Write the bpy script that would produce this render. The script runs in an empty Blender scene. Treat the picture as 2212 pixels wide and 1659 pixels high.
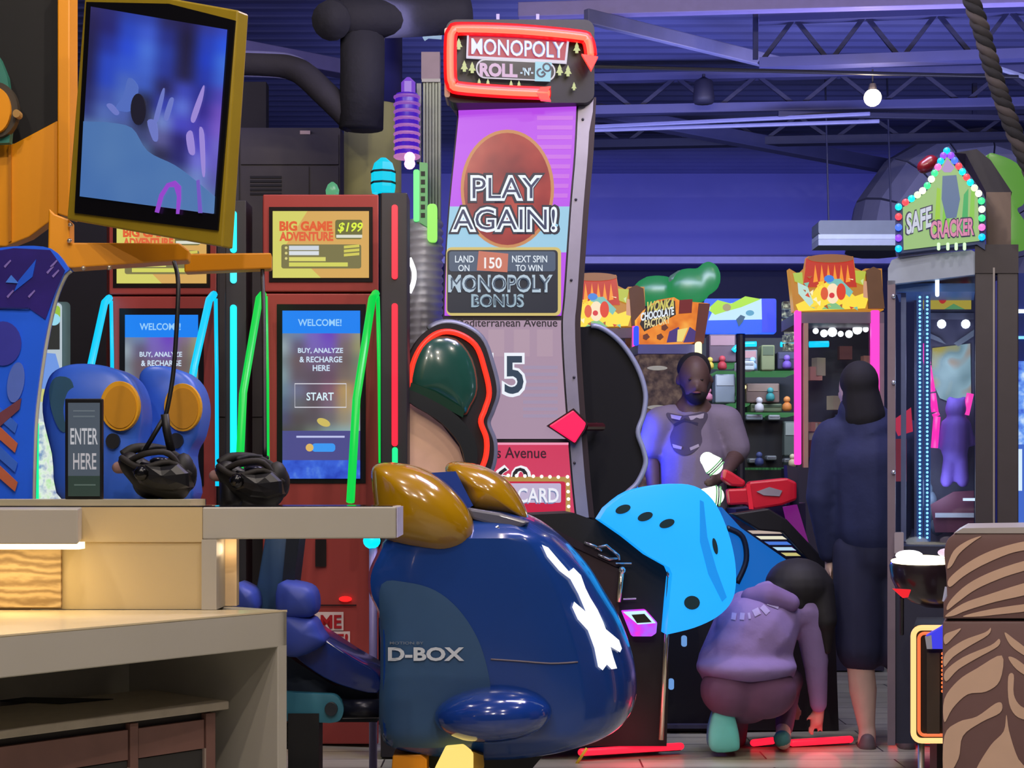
import bpy, bmesh, math, random
from mathutils import Vector, Matrix, geometry
from mathutils.bvhtree import BVHTree
random.seed(7)
sc = bpy.context.scene
COL = sc.collection
# ---------------------------------------------------------------- camera
F, CX, HY, H = 3500.0, 1106.0, 1040.0, 1.2      # focal length (px), principal x, horizon y, eye height (m)
cam_d = bpy.data.cameras.new('camera'); cam = bpy.data.objects.new('camera', cam_d); COL.objects.link(cam)
cam.location = (0, 0, H); cam.rotation_euler = (math.pi/2, 0, 0)
cam_d.sensor_width = 36; cam_d.lens = F*36/2212; cam_d.shift_y = (HY-829.5)/2212
cam_d.clip_start = .05; cam_d.clip_end = 100
sc.camera = cam
# ---------------------------------------------------------------- world, room lamps and added fill lights
w = bpy.data.worlds.new('world'); sc.world = w; w.use_nodes = True
bg = w.node_tree.nodes['Background']; bg.inputs[0].default_value = (.24, .235, .34, 1); bg.inputs[1].default_value = .24
sc.view_settings.view_transform = 'Standard'; sc.view_settings.look = 'None'
sc.view_settings.exposure = 0; sc.view_settings.gamma = 1; sc.view_settings.use_curve_mapping = False
def area(name, loc, target, sx, sy, power, col):
    d = bpy.data.lights.new(name, 'AREA'); d.shape = 'RECTANGLE'; d.size = sx; d.size_y = sy; d.energy = power; d.color = col
    o = bpy.data.objects.new(name, d); COL.objects.link(o); o.location = loc
    o.rotation_euler = (Vector(target)-Vector(loc)).to_track_quat('-Z', 'Y').to_euler(); return o
def bulb(name, loc, power, col, r=.05):
    d = bpy.data.lights.new(name, 'POINT'); d.energy = power; d.color = col; d.shadow_soft_size = r
    o = bpy.data.objects.new(name, d); COL.objects.link(o); o.location = loc; return o
WARM = (1, .87, .70)
for i, (x, y, p) in enumerate([(-1.6, .4, 120), (-.2, .8, 130), (1.4, .4, 120), (-.9, 2.6, 90), (.9, 2.6, 80), (-.6, 4.2, 60), (1.9, 4.4, 80), (-1.9, 5.6, 60), (.2, 6.0, 70), (1.6, 6.0, 40)]):
    bulb('downlight_fill_lamp', (x, y, 4.2), p, WARM, .04)  # unseen lamps: overhead bulbs, some added to brighten desk and floor
area('blue_ceiling_wash', (2.0, 11.0, 3.3), (2.6, 13.5, 4.6), 5.0, .5, 120, (.48, .50, 1))
area('blue_ceiling_wash', (-2.0, 9.0, 3.6), (-1.5, 11.5, 4.6), 3.0, .4, 24, (.6, .56, 1))
area('blue_wall_wash', (1.5, 16.9, 3.35), (1.5, 17.9, 4.0), 9.0, .25, 40, (.34, .34, 1))
area('violet_floor_wash', (1.3, 6.6, 4.4), (1.2, 7.2, 0), 1.6, .8, 90, (.66, .60, 1))
area('cool_prize_wall_lamp', (2.0, 11.2, 3.1), (2.0, 12.6, 1.3), 2.4, .3, 45, (.8, .9, 1))
# ---------------------------------------------------------------- helpers
def lin(c):
    c = c/255.0
    return c/12.92 if c <= .04045 else ((c+.055)/1.055)**2.4
MC = {}
def M(r, g, b, rough=.5, metal=0, coat=0, var=.12, scale=14, bump=0):
    k = (r, g, b, rough, metal, coat, var, scale, bump)
    if k in MC: return MC[k]
    m = bpy.data.materials.new('surface_%d_%d_%d' % (r, g, b)); m.use_nodes = True; nt = m.node_tree
    p = nt.nodes['Principled BSDF']; p.inputs['Roughness'].default_value = rough; p.inputs['Metallic'].default_value = metal
    p.inputs['Coat Weight'].default_value = coat; p.inputs['Coat Roughness'].default_value = .06
    base = Vector((lin(r), lin(g), lin(b)))
    if var:
        tc = nt.nodes.new('ShaderNodeTexCoord'); nz = nt.nodes.new('ShaderNodeTexNoise'); nz.inputs['Scale'].default_value = scale; nz.inputs['Detail'].default_value = 5
        mx = nt.nodes.new('ShaderNodeMix'); mx.data_type = 'RGBA'
        mx.inputs[6].default_value = (*(base*(1-var)), 1); mx.inputs[7].default_value = (*(base*(1+var)), 1)
        nt.links.new(tc.outputs['Object'], nz.inputs['Vector']); nt.links.new(nz.outputs[0], mx.inputs[0]); nt.links.new(mx.outputs[2], p.inputs['Base Color'])
        if bump:
            bp = nt.nodes.new('ShaderNodeBump'); bp.inputs['Strength'].default_value = bump; bp.inputs['Distance'].default_value = .01
            nt.links.new(nz.outputs[0], bp.inputs['Height']); nt.links.new(bp.outputs[0], p.inputs['Normal'])
    else:
        p.inputs['Base Color'].default_value = (*base, 1)
    MC[k] = m; return m
def E(r, g, b, s=1.0):
    k = ('e', r, g, b, s)
    if k in MC: return MC[k]
    m = bpy.data.materials.new('glow_%d_%d_%d' % (r, g, b)); m.use_nodes = True; nt = m.node_tree
    p = nt.nodes['Principled BSDF']; p.inputs['Base Color'].default_value = (.01, .01, .01, 1); p.inputs['Roughness'].default_value = .35
    p.inputs['Emission Color'].default_value = (lin(r), lin(g), lin(b), 1); p.inputs['Emission Strength'].default_value = s
    MC[k] = m; return m
def EN(name, stops, s=1.0, scale=6, detail=3, kind='noise', stretch=(1, 1, 1)):
    """backlit print or screen picture: colour patches from a noise through a ramp"""
    m = bpy.data.materials.new(name); m.use_nodes = True; nt = m.node_tree
    p = nt.nodes['Principled BSDF']; p.inputs['Base Color'].default_value = (.01, .01, .01, 1); p.inputs['Roughness'].default_value = .25
    tc = nt.nodes.new('ShaderNodeTexCoord'); mp = nt.nodes.new('ShaderNodeMapping'); mp.inputs['Scale'].default_value = stretch
    if kind == 'noise':
        nz = nt.nodes.new('ShaderNodeTexNoise'); nz.inputs['Detail'].default_value = detail; out = nz.outputs[0]
    else:
        nz = nt.nodes.new('ShaderNodeTexVoronoi'); out = nz.outputs['Color']
    nz.inputs['Scale'].default_value = scale
    rp = nt.nodes.new('ShaderNodeValToRGB'); cr = rp.color_ramp
    while len(cr.elements) < len(stops): cr.elements.new(.5)
    for e, (pos, c) in zip(cr.elements, stops): e.position = pos; e.color = (lin(c[0]), lin(c[1]), lin(c[2]), 1)
    nt.links.new(tc.outputs['Object'], mp.inputs[0]); nt.links.new(mp.outputs[0], nz.inputs['Vector']); nt.links.new(out, rp.inputs[0])
    nt.links.new(rp.outputs[0], p.inputs['Emission Color']); p.inputs['Emission Strength'].default_value = s
    return m
def glass_mat(tint=(.9, .95, 1), fac=.05):
    m = bpy.data.materials.new('clear_glass'); m.use_nodes = True; nt = m.node_tree; nt.nodes.clear()
    o = nt.nodes.new('ShaderNodeOutputMaterial'); a = nt.nodes.new('ShaderNodeBsdfTransparent'); a.inputs[0].default_value = (*tint, 1)
    g = nt.nodes.new('ShaderNodeBsdfGlossy'); g.inputs['Roughness'].default_value = .04; x = nt.nodes.new('ShaderNodeMixShader'); x.inputs[0].default_value = fac
    nt.links.new(a.outputs[0], x.inputs[1]); nt.links.new(g.outputs[0], x.inputs[2]); nt.links.new(x.outputs[0], o.inputs[0]); return m
GLASS = glass_mat()
def wood_mat(name, a, b, scale=(1, 1, 1)):
    m = bpy.data.materials.new(name); m.use_nodes = True; nt = m.node_tree; p = nt.nodes['Principled BSDF']; p.inputs['Roughness'].default_value = .5
    tc = nt.nodes.new('ShaderNodeTexCoord'); mp = nt.nodes.new('ShaderNodeMapping'); mp.inputs['Scale'].default_value = scale
    wv = nt.nodes.new('ShaderNodeTexWave'); wv.bands_direction = 'Z'; wv.inputs['Scale'].default_value = 9; wv.inputs['Distortion'].default_value = 9; wv.inputs['Detail'].default_value = 4; wv.inputs['Detail Scale'].default_value = 1.5
    mx = nt.nodes.new('ShaderNodeMix'); mx.data_type = 'RGBA'; mx.inputs[6].default_value = (*[lin(c) for c in a], 1); mx.inputs[7].default_value = (*[lin(c) for c in b], 1)
    L = nt.links.new; L(tc.outputs['Object'], mp.inputs[0]); L(mp.outputs[0], wv.inputs[0]); L(wv.outputs[1], mx.inputs[0]); L(mx.outputs[2], p.inputs['Base Color']); return m

def P(x, y, Y): return Vector(((x-CX)/F*Y, Y, H-(y-HY)/F*Y))
def PZ(x, y, Z):                                   # the point of pixel (x, y) on the level Z
    Y = (H-Z)*F/(y-HY); return Vector(((x-CX)/F*Y, Y, Z))
class Pl:
    """a plane in the room; .p(x, y) is where the sight line of a pixel meets it; off lifts towards the viewer's side"""
    def __init__(s, p0, n):
        s.p0 = Vector(p0); s.n = Vector(n).normalized()
        if s.n.y > 0: s.n = -s.n
        s.e = -s.n                                     # the way its boxes run back
    def p(s, x, y, off=0):
        d = Vector(((x-CX)/F, 1, -(y-HY)/F)); o = Vector((0, 0, H))
        t = s.n.dot(s.p0+s.n*off-o)/s.n.dot(d); return o+d*t
def VP(x0, Y0, slope=0):
    return Pl(P(x0, HY, Y0), (slope, -1, 0))
def PL3(a, b, c): return Pl(a, (b-a).cross(c-a))

class MB:
    def __init__(s): s.v = []; s.f = []
    def add(s, vs, fs):
        n = len(s.v); s.v += [Vector(v) for v in vs]; s.f += [tuple(i+n for i in f) for f in fs]; return s
    def prism(s, pts, ext):
        n = len(pts); ext = Vector(ext); a = [Vector(p) for p in pts]; b = [p+ext for p in a]
        tri = geometry.tessellate_polygon([a]) if n > 4 else None
        fs = [tuple(t) for t in tri] if tri else [tuple(range(n))]
        fs = fs+[tuple(n+i for i in reversed(f)) for f in fs]
        fs += [(i, i+n, (i+1) % n+n, (i+1) % n) for i in range(n)]
        return s.add(a+b, fs)
    def card(s, pl, px, thick, off=0):
        return s.prism([pl.p(x, y, off) for x, y in px], pl.e*thick)
    def box(s, c, d, rz=0):
        cx, cy, cz = c; R = Matrix.Rotation(rz, 3, 'Z')
        vs = [Vector(c)+R@Vector((sx*d[0]/2, sy*d[1]/2, sz*d[2]/2)) for sz in (-1, 1) for sx, sy in ((-1, -1), (1, -1), (1, 1), (-1, 1))]
        return s.add(vs, [(3, 2, 1, 0), (4, 5, 6, 7), (0, 1, 5, 4), (1, 2, 6, 5), (2, 3, 7, 6), (3, 0, 4, 7)])
    def bar(s, a, b, wd, ht, up=(0, 0, 1)):
        a = Vector(a); b = Vector(b); d = (b-a).normalized(); sx = d.cross(Vector(up)).normalized(); u = sx.cross(d)
        q = [sx*(-wd/2)+u*(-ht/2), sx*(wd/2)+u*(-ht/2), sx*(wd/2)+u*(ht/2), sx*(-wd/2)+u*(ht/2)]
        return s.add([a+k for k in q]+[b+k for k in q], [(3, 2, 1, 0), (4, 5, 6, 7), (0, 1, 5, 4), (1, 2, 6, 5), (2, 3, 7, 6), (3, 0, 4, 7)])
    def tube(s, path, r, n=8, r2=None, closed=False):
        path = [Vector(p) for p in path]; k = len(path); rings = []
        up = None
        for i in range(k):
            if closed: t = path[(i+1) % k]-path[i-1]
            else: t = path[min(i+1, k-1)]-path[max(i-1, 0)]
            t.normalize()
            if up is None:
                up = Vector((0, 0, 1)) if abs(t.z) < .9 else Vector((0, 1, 0))
            a = t.cross(up).normalized(); up = a.cross(t).normalized()
            rr_ = r if r2 is None else r+(r2-r)*i/(k-1)
            if isinstance(r, (list, tuple)): rr_ = r[i]
            rings.append([path[i]+(a*math.cos(2*math.pi*j/n)+up*math.sin(2*math.pi*j/n))*rr_ for j in range(n)])
        return s.loft(rings, not closed, closed)
    def loft(s, rings, cap=True, closed=False):
        n = len(rings[0]); k = len(rings); vs = [p for r in rings for p in r]; fs = []
        for i in range(k if closed else k-1):
            i2 = (i+1) % k
            for j in range(n): fs.append((i*n+j, i*n+(j+1) % n, i2*n+(j+1) % n, i2*n+j))
        if cap: fs += [tuple(reversed(range(n))), tuple((k-1)*n+j for j in range(n))]
        return s.add(vs, fs)
    def sph(s, c, r, seg=14, rot=None):
        if not isinstance(r, (tuple, list)): r = (r, r, r)
        c = Vector(c); R = rot or Matrix.Identity(3); rings = []
        m = max(4, seg//2)
        for i in range(1, m):
            th = math.pi*i/m
            rings.append([c+R@Vector((r[0]*math.sin(th)*math.cos(2*math.pi*j/seg), r[1]*math.sin(th)*math.sin(2*math.pi*j/seg), -r[2]*math.cos(th))) for j in range(seg)])
        n0 = len(s.v); s.loft(rings, False)
        b = len(s.v); s.v += [c+R@Vector((0, 0, -r[2])), c+R@Vector((0, 0, r[2]))]
        for j in range(seg):
            s.f.append((b, n0+(j+1) % seg, n0+j)); q = n0+(m-2)*seg; s.f.append((b+1, q+j, q+(j+1) % seg))
        return s
    def cap(s, a, ra, b, rb, seg=12):                 # tapered capsule
        a = Vector(a); b = Vector(b); d = (b-a); L = d.length; d.normalize()
        up = Vector((0, 0, 1)) if abs(d.z) < .9 else Vector((0, 1, 0)); x = d.cross(up).normalized(); y = x.cross(d); rings = []
        prof = [(-ra*math.cos(t), ra*math.sin(t)) for t in (.25, .6, 1.0, 1.35)]+[(0, ra), (L, rb)]+[(L+rb*math.sin(t), rb*math.cos(t)) for t in (.3, .7, 1.1, 1.4)]
        for z, r in prof: rings.append([a+d*z+(x*math.cos(2*math.pi*j/seg)+y*math.sin(2*math.pi*j/seg))*r for j in range(seg)])
        return s.loft(rings)
    def lathe(s, c, prof, n=20):
        c = Vector(c); return s.loft([[c+Vector((r*math.cos(2*math.pi*j/n), r*math.sin(2*math.pi*j/n), z)) for j in range(n)] for r, z in prof])
    def pillow(s, pl, px, bulge, depth, n=7):           # rounded cushion or shell over an outline
        cx = sum(p[0] for p in px)/len(px); cy = sum(p[1] for p in px)/len(px); rings = []
        for i in range(n+1):
            a = math.pi/2*(i+.15)/(n+.15); k = math.sin(a)
            rings.append([pl.p(cx+(x-cx)*k, cy+(y-cy)*k, bulge*math.cos(a)) for x, y in px])
        rings.append([p+pl.e*depth for p in rings[-1]])
        return s.loft(rings)
    def build(s, name, mat, parent=None, smooth=False, bevel=0, seg=2, base=None):
        b = base if base is not None else (parent['_b'] if parent is not None and '_b' in parent else (0, 0, 0))
        b = Vector(b); me = bpy.data.meshes.new(name)
        me.from_pydata([tuple(v-b) for v in s.v], [], s.f)
        bm = bmesh.new(); bm.from_mesh(me); bmesh.ops.remove_doubles(bm, verts=bm.verts, dist=1e-6)
        bmesh.ops.recalc_face_normals(bm, faces=bm.faces)
        if bevel:
            es = [e for e in bm.edges if len(e.link_faces) == 2 and e.calc_face_angle(0) > .5]
            bmesh.ops.bevel(bm, geom=es, offset=bevel, segments=seg, affect='EDGES', profile=.5, clamp_overlap=True)
        bm.to_mesh(me); bm.free()
        if smooth: me.polygons.foreach_set('use_smooth', [True]*len(me.polygons))
        me.materials.append(mat)
        o = bpy.data.objects.new(name, me); COL.objects.link(o)
        if parent is not None:
            o.parent = parent; o['_b'] = tuple(b)
        else: o['_b'] = tuple(b)
        if parent is None: o.location = b
        return o
def smooth_angle(o, a=.7):
    me = o.data
    me.polygons.foreach_set('use_smooth', [True]*len(me.polygons))
    bm = bmesh.new(); bm.from_mesh(me)
    for e in bm.edges:
        if len(e.link_faces) == 2 and e.calc_face_angle(0) > a: e.smooth = False
    bm.to_mesh(me); bm.free(); return o
def T(name, label, cat, base, group=None):
    o = bpy.data.objects.new(name, None); COL.objects.link(o); o.empty_display_size = .1
    o.location = base; o['_b'] = tuple(base); o['label'] = label; o['category'] = cat
    if group: o['group'] = group
    return o
def tag(o, label, cat, group=None):
    o['label'] = label; o['category'] = cat
    if group: o['group'] = group
    return o
def struct(o): o['kind'] = 'structure'; return o
def ell(cx, cy, rx, ry, n=24, rot=0):
    c, s_ = math.cos(rot), math.sin(rot)
    return [(cx+rx*math.cos(t)*c-ry*math.sin(t)*s_, cy+rx*math.cos(t)*s_+ry*math.sin(t)*c) for t in [2*math.pi*i/n for i in range(n)]]
def rr(x0, y0, x1, y1, r, n=5):
    pts = []
    for cx, cy, a0 in ((x1-r, y0+r, -90), (x1-r, y1-r, 0), (x0+r, y1-r, 90), (x0+r, y0+r, 180)):
        for i in range(n+1):
            a = math.radians(a0+90*i/n); pts.append((cx+r*math.cos(a), cy+r*math.sin(a)))
    return pts
def rect(x0, y0, x1, y1): return [(x0, y0), (x1, y0), (x1, y1), (x0, y1)]
def cr(pts, n=6, closed=False):                      # Catmull-Rom through 2-D or 3-D points
    pts = [Vector(p) for p in pts]; k = len(pts); out = []
    for i in range(k if closed else k-1):
        if closed: a, b, c, d = pts[i-1], pts[i], pts[(i+1) % k], pts[(i+2) % k]
        else: a, b, c, d = pts[max(i-1, 0)], pts[i], pts[i+1], pts[min(i+2, k-1)]
        for j in range(n):
            t = j/n; out.append(.5*((2*b)+(c-a)*t+(2*a-5*b+4*c-d)*t*t+(3*b-a-3*c+d)*t**3))
    if not closed: out.append(pts[-1])
    return [tuple(p) for p in out]
def pr(root, pl, name, px, mat, off=.004, thick=.003):   # flat print or trim on a plane
    return MB().card(pl, px, thick, off).build(name, mat, root)
def ink(txt, bold=0.0, spacing=1.0):
    c = bpy.data.curves.new('t', 'FONT'); c.body = txt; c.offset = bold; c.space_character = spacing; c.resolution_u = 3; c.fill_mode = 'FRONT'
    o = bpy.data.objects.new('t', c); COL.objects.link(o); bpy.context.view_layer.update()
    me = bpy.data.meshes.new_from_object(o.evaluated_get(bpy.context.evaluated_depsgraph_get()))
    vs = [Vector(v.co) for v in me.vertices]; fs = [tuple(p.vertices) for p in me.polygons]
    bpy.data.objects.remove(o); bpy.data.curves.remove(c); bpy.data.meshes.remove(me); return vs, fs
def text(root, pl, txt, x0, y0, x1, y1, mat, bold=.015, off=.007, name='lettering', skew=0, rise=0, spacing=1.0, arc=None):
    """lettering filling the pixel box on a plane; rise = how much lower the right end sits; arc bends it"""
    vs, fs = ink(txt, bold, spacing)
    a0 = min(v.x for v in vs); a1 = max(v.x for v in vs); b0 = min(v.y for v in vs); b1 = max(v.y for v in vs)
    out = []
    for v in vs:
        u = (v.x-a0)/(a1-a0); t = (v.y-b0)/(b1-b0)
        x = x0+(x1-x0)*u+skew*t; y = y1+(y0-y1)*t+rise*u
        if arc: y += arc*(4*(u-.5)**2)
        out.append(pl.p(x, y, off))
    m = MB(); m.v = out; m.f = fs
    return m.build(name, mat, root)
def px_tube(root, name, pts, r, mat, n=8, closed=False):
    return MB().tube([P(*p) for p in pts], r, n, closed=closed).build(name, mat, root, smooth=True)
def remesh(mb, name, mat, parent, voxel=.012, smooth_it=6, base=None):
    o = mb.build('tmp', mat, parent, base=base)
    md = o.modifiers.new('r', 'REMESH'); md.mode = 'VOXEL'; md.voxel_size = voxel
    s_ = o.modifiers.new('s', 'SMOOTH'); s_.iterations = smooth_it; s_.factor = .5
    bpy.context.view_layer.update()
    me = bpy.data.meshes.new_from_object(o.evaluated_get(bpy.context.evaluated_depsgraph_get()))
    o.modifiers.clear(); old = o.data; o.data = me; bpy.data.meshes.remove(old); o.name = name; me.name = name
    me.polygons.foreach_set('use_smooth', [True]*len(me.polygons)); return o
PICM = {}
def picture(root, pl, name, quad, grid, off, s=1.0, sub_=5):
    """soft screen picture: a colour per grid knot, blended between"""
    R_, C_ = len(grid), len(grid[0]); nu, nv = (C_-1)*sub_+1, (R_-1)*sub_+1; vs, cs = [], []
    sm = lambda f: f*f*(3-2*f)
    for j in range(nv):
        v = j/(nv-1); gj = v*(R_-1); j0 = min(int(gj), R_-2); fj = sm(gj-j0)
        for i in range(nu):
            u = i/(nu-1); gi = u*(C_-1); i0 = min(int(gi), C_-2); fi = sm(gi-i0)
            x = (quad[0][0]*(1-u)+quad[1][0]*u)*(1-v)+(quad[3][0]*(1-u)+quad[2][0]*u)*v; y = (quad[0][1]*(1-u)+quad[1][1]*u)*(1-v)+(quad[3][1]*(1-u)+quad[2][1]*u)*v
            vs.append(pl.p(x, y, off))
            cs.append([lin((grid[j0][i0][k]*(1-fi)+grid[j0][i0+1][k]*fi)*(1-fj)+(grid[j0+1][i0][k]*(1-fi)+grid[j0+1][i0+1][k]*fi)*fj) for k in range(3)]+[1])
    b = Vector(root['_b']); me = bpy.data.meshes.new(name)
    me.from_pydata([tuple(p-b) for p in vs], [], [(j*nu+i, (j+1)*nu+i, (j+1)*nu+i+1, j*nu+i+1) for j in range(nv-1) for i in range(nu-1)])
    at = me.color_attributes.new('Col', 'FLOAT_COLOR', 'POINT')
    for k, c in enumerate(cs): at.data[k].color = c
    if s not in PICM:
        m = bpy.data.materials.new('screen_picture'); m.use_nodes = True; nt = m.node_tree; p = nt.nodes['Principled BSDF']; p.inputs['Base Color'].default_value = (.01, .01, .01, 1); p.inputs['Roughness'].default_value = .3
        a = nt.nodes.new('ShaderNodeVertexColor'); a.layer_name = 'Col'; nt.links.new(a.outputs[0], p.inputs['Emission Color']); p.inputs['Emission Strength'].default_value = s; PICM[s] = m
    me.materials.append(PICM[s]); o = bpy.data.objects.new(name, me); COL.objects.link(o); o.parent = root; o['_b'] = tuple(b); return o
def bvh_of(objs):
    vs, fs = [], []
    for o in objs:
        b = Vector(o['_b']); n = len(vs); vs += [v.co+b for v in o.data.vertices]; fs += [tuple(i+n for i in p.vertices) for p in o.data.polygons]
    return BVHTree.FromPolygons(vs, fs)
def decal(root, bvh, name, px, mat, off=.004, step=9):
    """flat print laid on a curved surface (the polygon is carried onto the shell along its sight lines once)"""
    n = len(px); pts = [Vector(p) for p in px]
    xs = [p[0] for p in px]; ys = [p[1] for p in px]
    x = min(xs)+step/2
    while x < max(xs):
        y = min(ys)+step/2
        while y < max(ys): pts.append(Vector((x, y))); y += step
        x += step
    v2, e2, f2, *_ = geometry.delaunay_2d_cdt(pts, [], [list(range(n))], 1, 1e-4)
    out = []; o = Vector((0, 0, H))
    for q in v2:
        d = Vector(((q.x-CX)/F, 1, -(q.y-HY)/F)); dn = d.normalized()
        hit, nor, idx, dist = bvh.ray_cast(o, dn)
        if hit is None: hit = P(q.x, q.y, 5.6); nor = -dn
        if nor.dot(dn) > 0: nor = -nor
        out.append(hit+nor*off)
    m = MB(); m.v = out; m.f = [tuple(f) for f in f2]
    return m.build(name, mat, root, smooth=True)
# ================================================================ THE SETTING
def floor_mat():
    m = bpy.data.materials.new('vinyl_planks'); m.use_nodes = True; nt = m.node_tree; p = nt.nodes['Principled BSDF']
    tc = nt.nodes.new('ShaderNodeTexCoord'); br = nt.nodes.new('ShaderNodeTexBrick'); br.inputs['Scale'].default_value = 1.0
    br.inputs['Brick Width'].default_value = 1.1; br.inputs['Row Height'].default_value = .2; br.inputs['Mortar Size'].default_value = .004
    br.inputs['Color1'].default_value = (lin(190), lin(190), lin(166), 1); br.inputs['Color2'].default_value = (lin(164), lin(164), lin(142), 1); br.inputs['Mortar'].default_value = (lin(60), lin(58), lin(54), 1)
    nz = nt.nodes.new('ShaderNodeTexNoise'); nz.inputs['Scale'].default_value = 3; nz.inputs['Detail'].default_value = 8
    mp = nt.nodes.new('ShaderNodeMapping'); mp.inputs['Scale'].default_value = (1, 9, 1)
    mx = nt.nodes.new('ShaderNodeMix'); mx.data_type = 'RGBA'; mx.blend_type = 'MULTIPLY'; mx.inputs[0].default_value = .8
    rp = nt.nodes.new('ShaderNodeValToRGB'); rp.color_ramp.elements[0].color = (.45, .45, .45, 1); rp.color_ramp.elements[1].color = (1.3, 1.3, 1.3, 1)
    L = nt.links.new; L(tc.outputs['Object'], br.inputs[0]); L(tc.outputs['Object'], mp.inputs[0]); L(mp.outputs[0], nz.inputs[0]); L(nz.outputs[0], rp.inputs[0])
    L(br.outputs[0], mx.inputs[6]); L(rp.outputs[0], mx.inputs[7]); L(mx.outputs[2], p.inputs['Base Color']); p.inputs['Roughness'].default_value = .3; return m
struct(MB().box((0, 9.5, -.05), (13, 21, .1)).build('floor', floor_mat()))
CEIL = M(74, 78, 128, .6, var=.25, scale=1.5)
mb = MB(); prof = []                                   # corrugated roof deck: ribs run across the hall
y = -1.0
while y < 18.4:
    if y < 8: prof += [(y, 4.62)]; y += 1.0
    else: prof += [(y, 4.62), (y+.05, 4.60), (y+.09, 4.60), (y+.14, 4.62)]; y += .2
vs = []; fs = []
for i, (yy, z) in enumerate(prof):
    vs += [(-6.5, yy, z), (6.5, yy, z)]
    if i: fs.append((2*i-2, 2*i-1, 2*i+1, 2*i))
n = len(vs); vs += [(-6.5, -1, 4.8), (6.5, -1, 4.8), (6.5, 18.6, 4.8), (-6.5, 18.6, 4.8)]; fs.append((n, n+1, n+2, n+3))
mb.add(vs, fs); struct(mb.build('ceiling', CEIL))
DKW = M(30, 28, 34, .7)
struct(MB().box((-6.45, 9.3, 2.4), (.1, 19, 4.8)).build('wall_left', DKW))
struct(MB().box((6.45, 9.3, 2.4), (.1, 19, 4.8)).build('wall_right', DKW))
struct(MB().box((0, 18.75, 2.4), (13, .1, 4.8)).build('wall_back', M(34, 38, 66, .7)))
sof = struct(MB().box((0, 18.2, 4.11), (12.8, .6, 1.0)).build('wall_back_soffit', M(96, 98, 170, .65, var=.1, scale=2)))
struct(MB().box((0, 17.86, 3.635), (12.8, .1, .075)).build('trim_1', M(150, 150, 190, .5)))
pw = struct(MB().box((-4.0, 10.6, 1.9), (4.8, .12, 3.8)).build('wall_left_partition', M(26, 22, 26, .8)))

# ---- roof steel: joists, beams, pipes (each one a thing at its own height)
STEEL = M(70, 72, 116, .55, .2, var=.15, scale=5); DST = M(38, 40, 70, .6, .2); LST = M(120, 122, 164, .45, .2)
def beam(name, label, a, b, Z, wd, ht, mat, cat='beam'):
    p, q = PZ(a[0], a[1], Z), PZ(b[0], b[1], Z)
    base = (p+q)/2
    return tag(MB().bar(p, q, wd, ht).build(name, mat, None, base=base, bevel=.006), label, cat)
beam('roof_beam', 'pale diagonal roof beam running away from the framed sign top', (1266, 35), (1700, 142), 4.35, .05, .10, LST)
beam('roof_beam', 'long grey diagonal beam sloping behind the tall screen tower', (1240, 232), (1930, 362), 4.22, .12, .12, STEEL)
beam('roof_beam', 'broad pale beam across the very top of the hall', (1120, 24), (2230, -6), 4.45, .10, .10, M(150, 140, 200, .4))
beam('roof_beam', 'lavender beam above the dark partition on the left', (420, 88), (745, 150), 4.0, .14, .10, M(90, 88, 140, .5))
beam('roof_beam', 'thin pale beam low under the roof near the blue soffit', (1240, 318), (1760, 300), 4.28, .08, .06, STEEL)
beam('sprinkler_pipe', 'thin black sprinkler pipe crossing above the glowing pendant bulb', (1240, 143), (2200, 166), 4.05, .025, .025, M(14, 14, 24, .5), 'pipe')
beam('sprinkler_pipe', 'dark pipe just below the glowing pendant bulb', (1680, 246), (2230, 256), 4.05, .045, .045, M(30, 32, 60, .5), 'pipe')
beam('sprinkler_pipe', 'pale conduit pair crossing beneath the diagonal beam, upper tube', (1240, 276), (1880, 246), 4.02, .03, .03, LST, 'pipe')
beam('sprinkler_pipe', 'pale conduit pair crossing beneath the diagonal beam, lower tube', (1240, 283), (1900, 262), 4.0, .03, .03, LST, 'pipe')
beam('conduit', 'short bright conduit hanging behind the twisted rope', (2135, 140), (2230, 172), 4.25, .03, .03, M(190, 195, 225, .3), 'pipe')
def joist(label, a, b, Z, depth, n, mat=STEEL):
    p, q = PZ(a[0], a[1], Z), PZ(b[0], b[1], Z); base = (p+q)/2
    t = T('roof_joist', label, 'joist', base, 'open web roof joists')
    dz = Vector((0, 0, -depth))
    MB().bar(p, q, .10, .06).build('top_chord', mat, t); MB().bar(p+dz, q+dz, .12, .07).build('bottom_chord', mat, t)
    for i in range(n):
        u = p.lerp(q, i/n); v = p.lerp(q, (i+.5)/n); w_ = p.lerp(q, (i+1)/n)
        MB().bar(u+dz, v, .03, .03).build('web_bar', DST, t); MB().bar(v, w_+dz, .03, .03).build('web_bar', DST, t)
    return t
joist('open web steel joist highest at the right, behind the rope', (1640, 42), (2260, 18), 4.5, .32, 4)
joist('open web steel joist passing right behind the pendant bulb', (1200, 172), (2260, 150), 4.42, .26, 6)
joist('open web steel joist farthest back, above the grey round duct', (1200, 262), (2260, 240), 4.45, .22, 7, DST)
for k, (x, y0, y1, z) in enumerate([(1520, 150, 245, 4.3), (1632, 20, 128, 4.4), (2105, 180, 250, 4.3)]):
    p = PZ(x, (y0+y1)/2, z)
    tag(MB().bar(P(x, y0, p.y), P(x, y1, p.y), .035, .035, (0, 1, 0)).build('ceiling_hanger', DST, None, base=P(x, y0, p.y)),
        ['steel hanger rod left of the pendant bulb, with a dark box', 'steel hanger rod beside the pale diagonal beam', 'short pale hanger rod near the twisted rope'][k], 'hanger')
t = T('ceiling_speaker', 'small dark loudspeaker hung under the black pipe', 'speaker', P(1520, 215, 12.6))
MB().lathe(P(1520, 212, 12.6), [(.02, .16), (.07, .13), (.085, .0), (.075, -.04)], 12).build('housing', M(30, 30, 52, .6), t, smooth=True)
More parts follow.
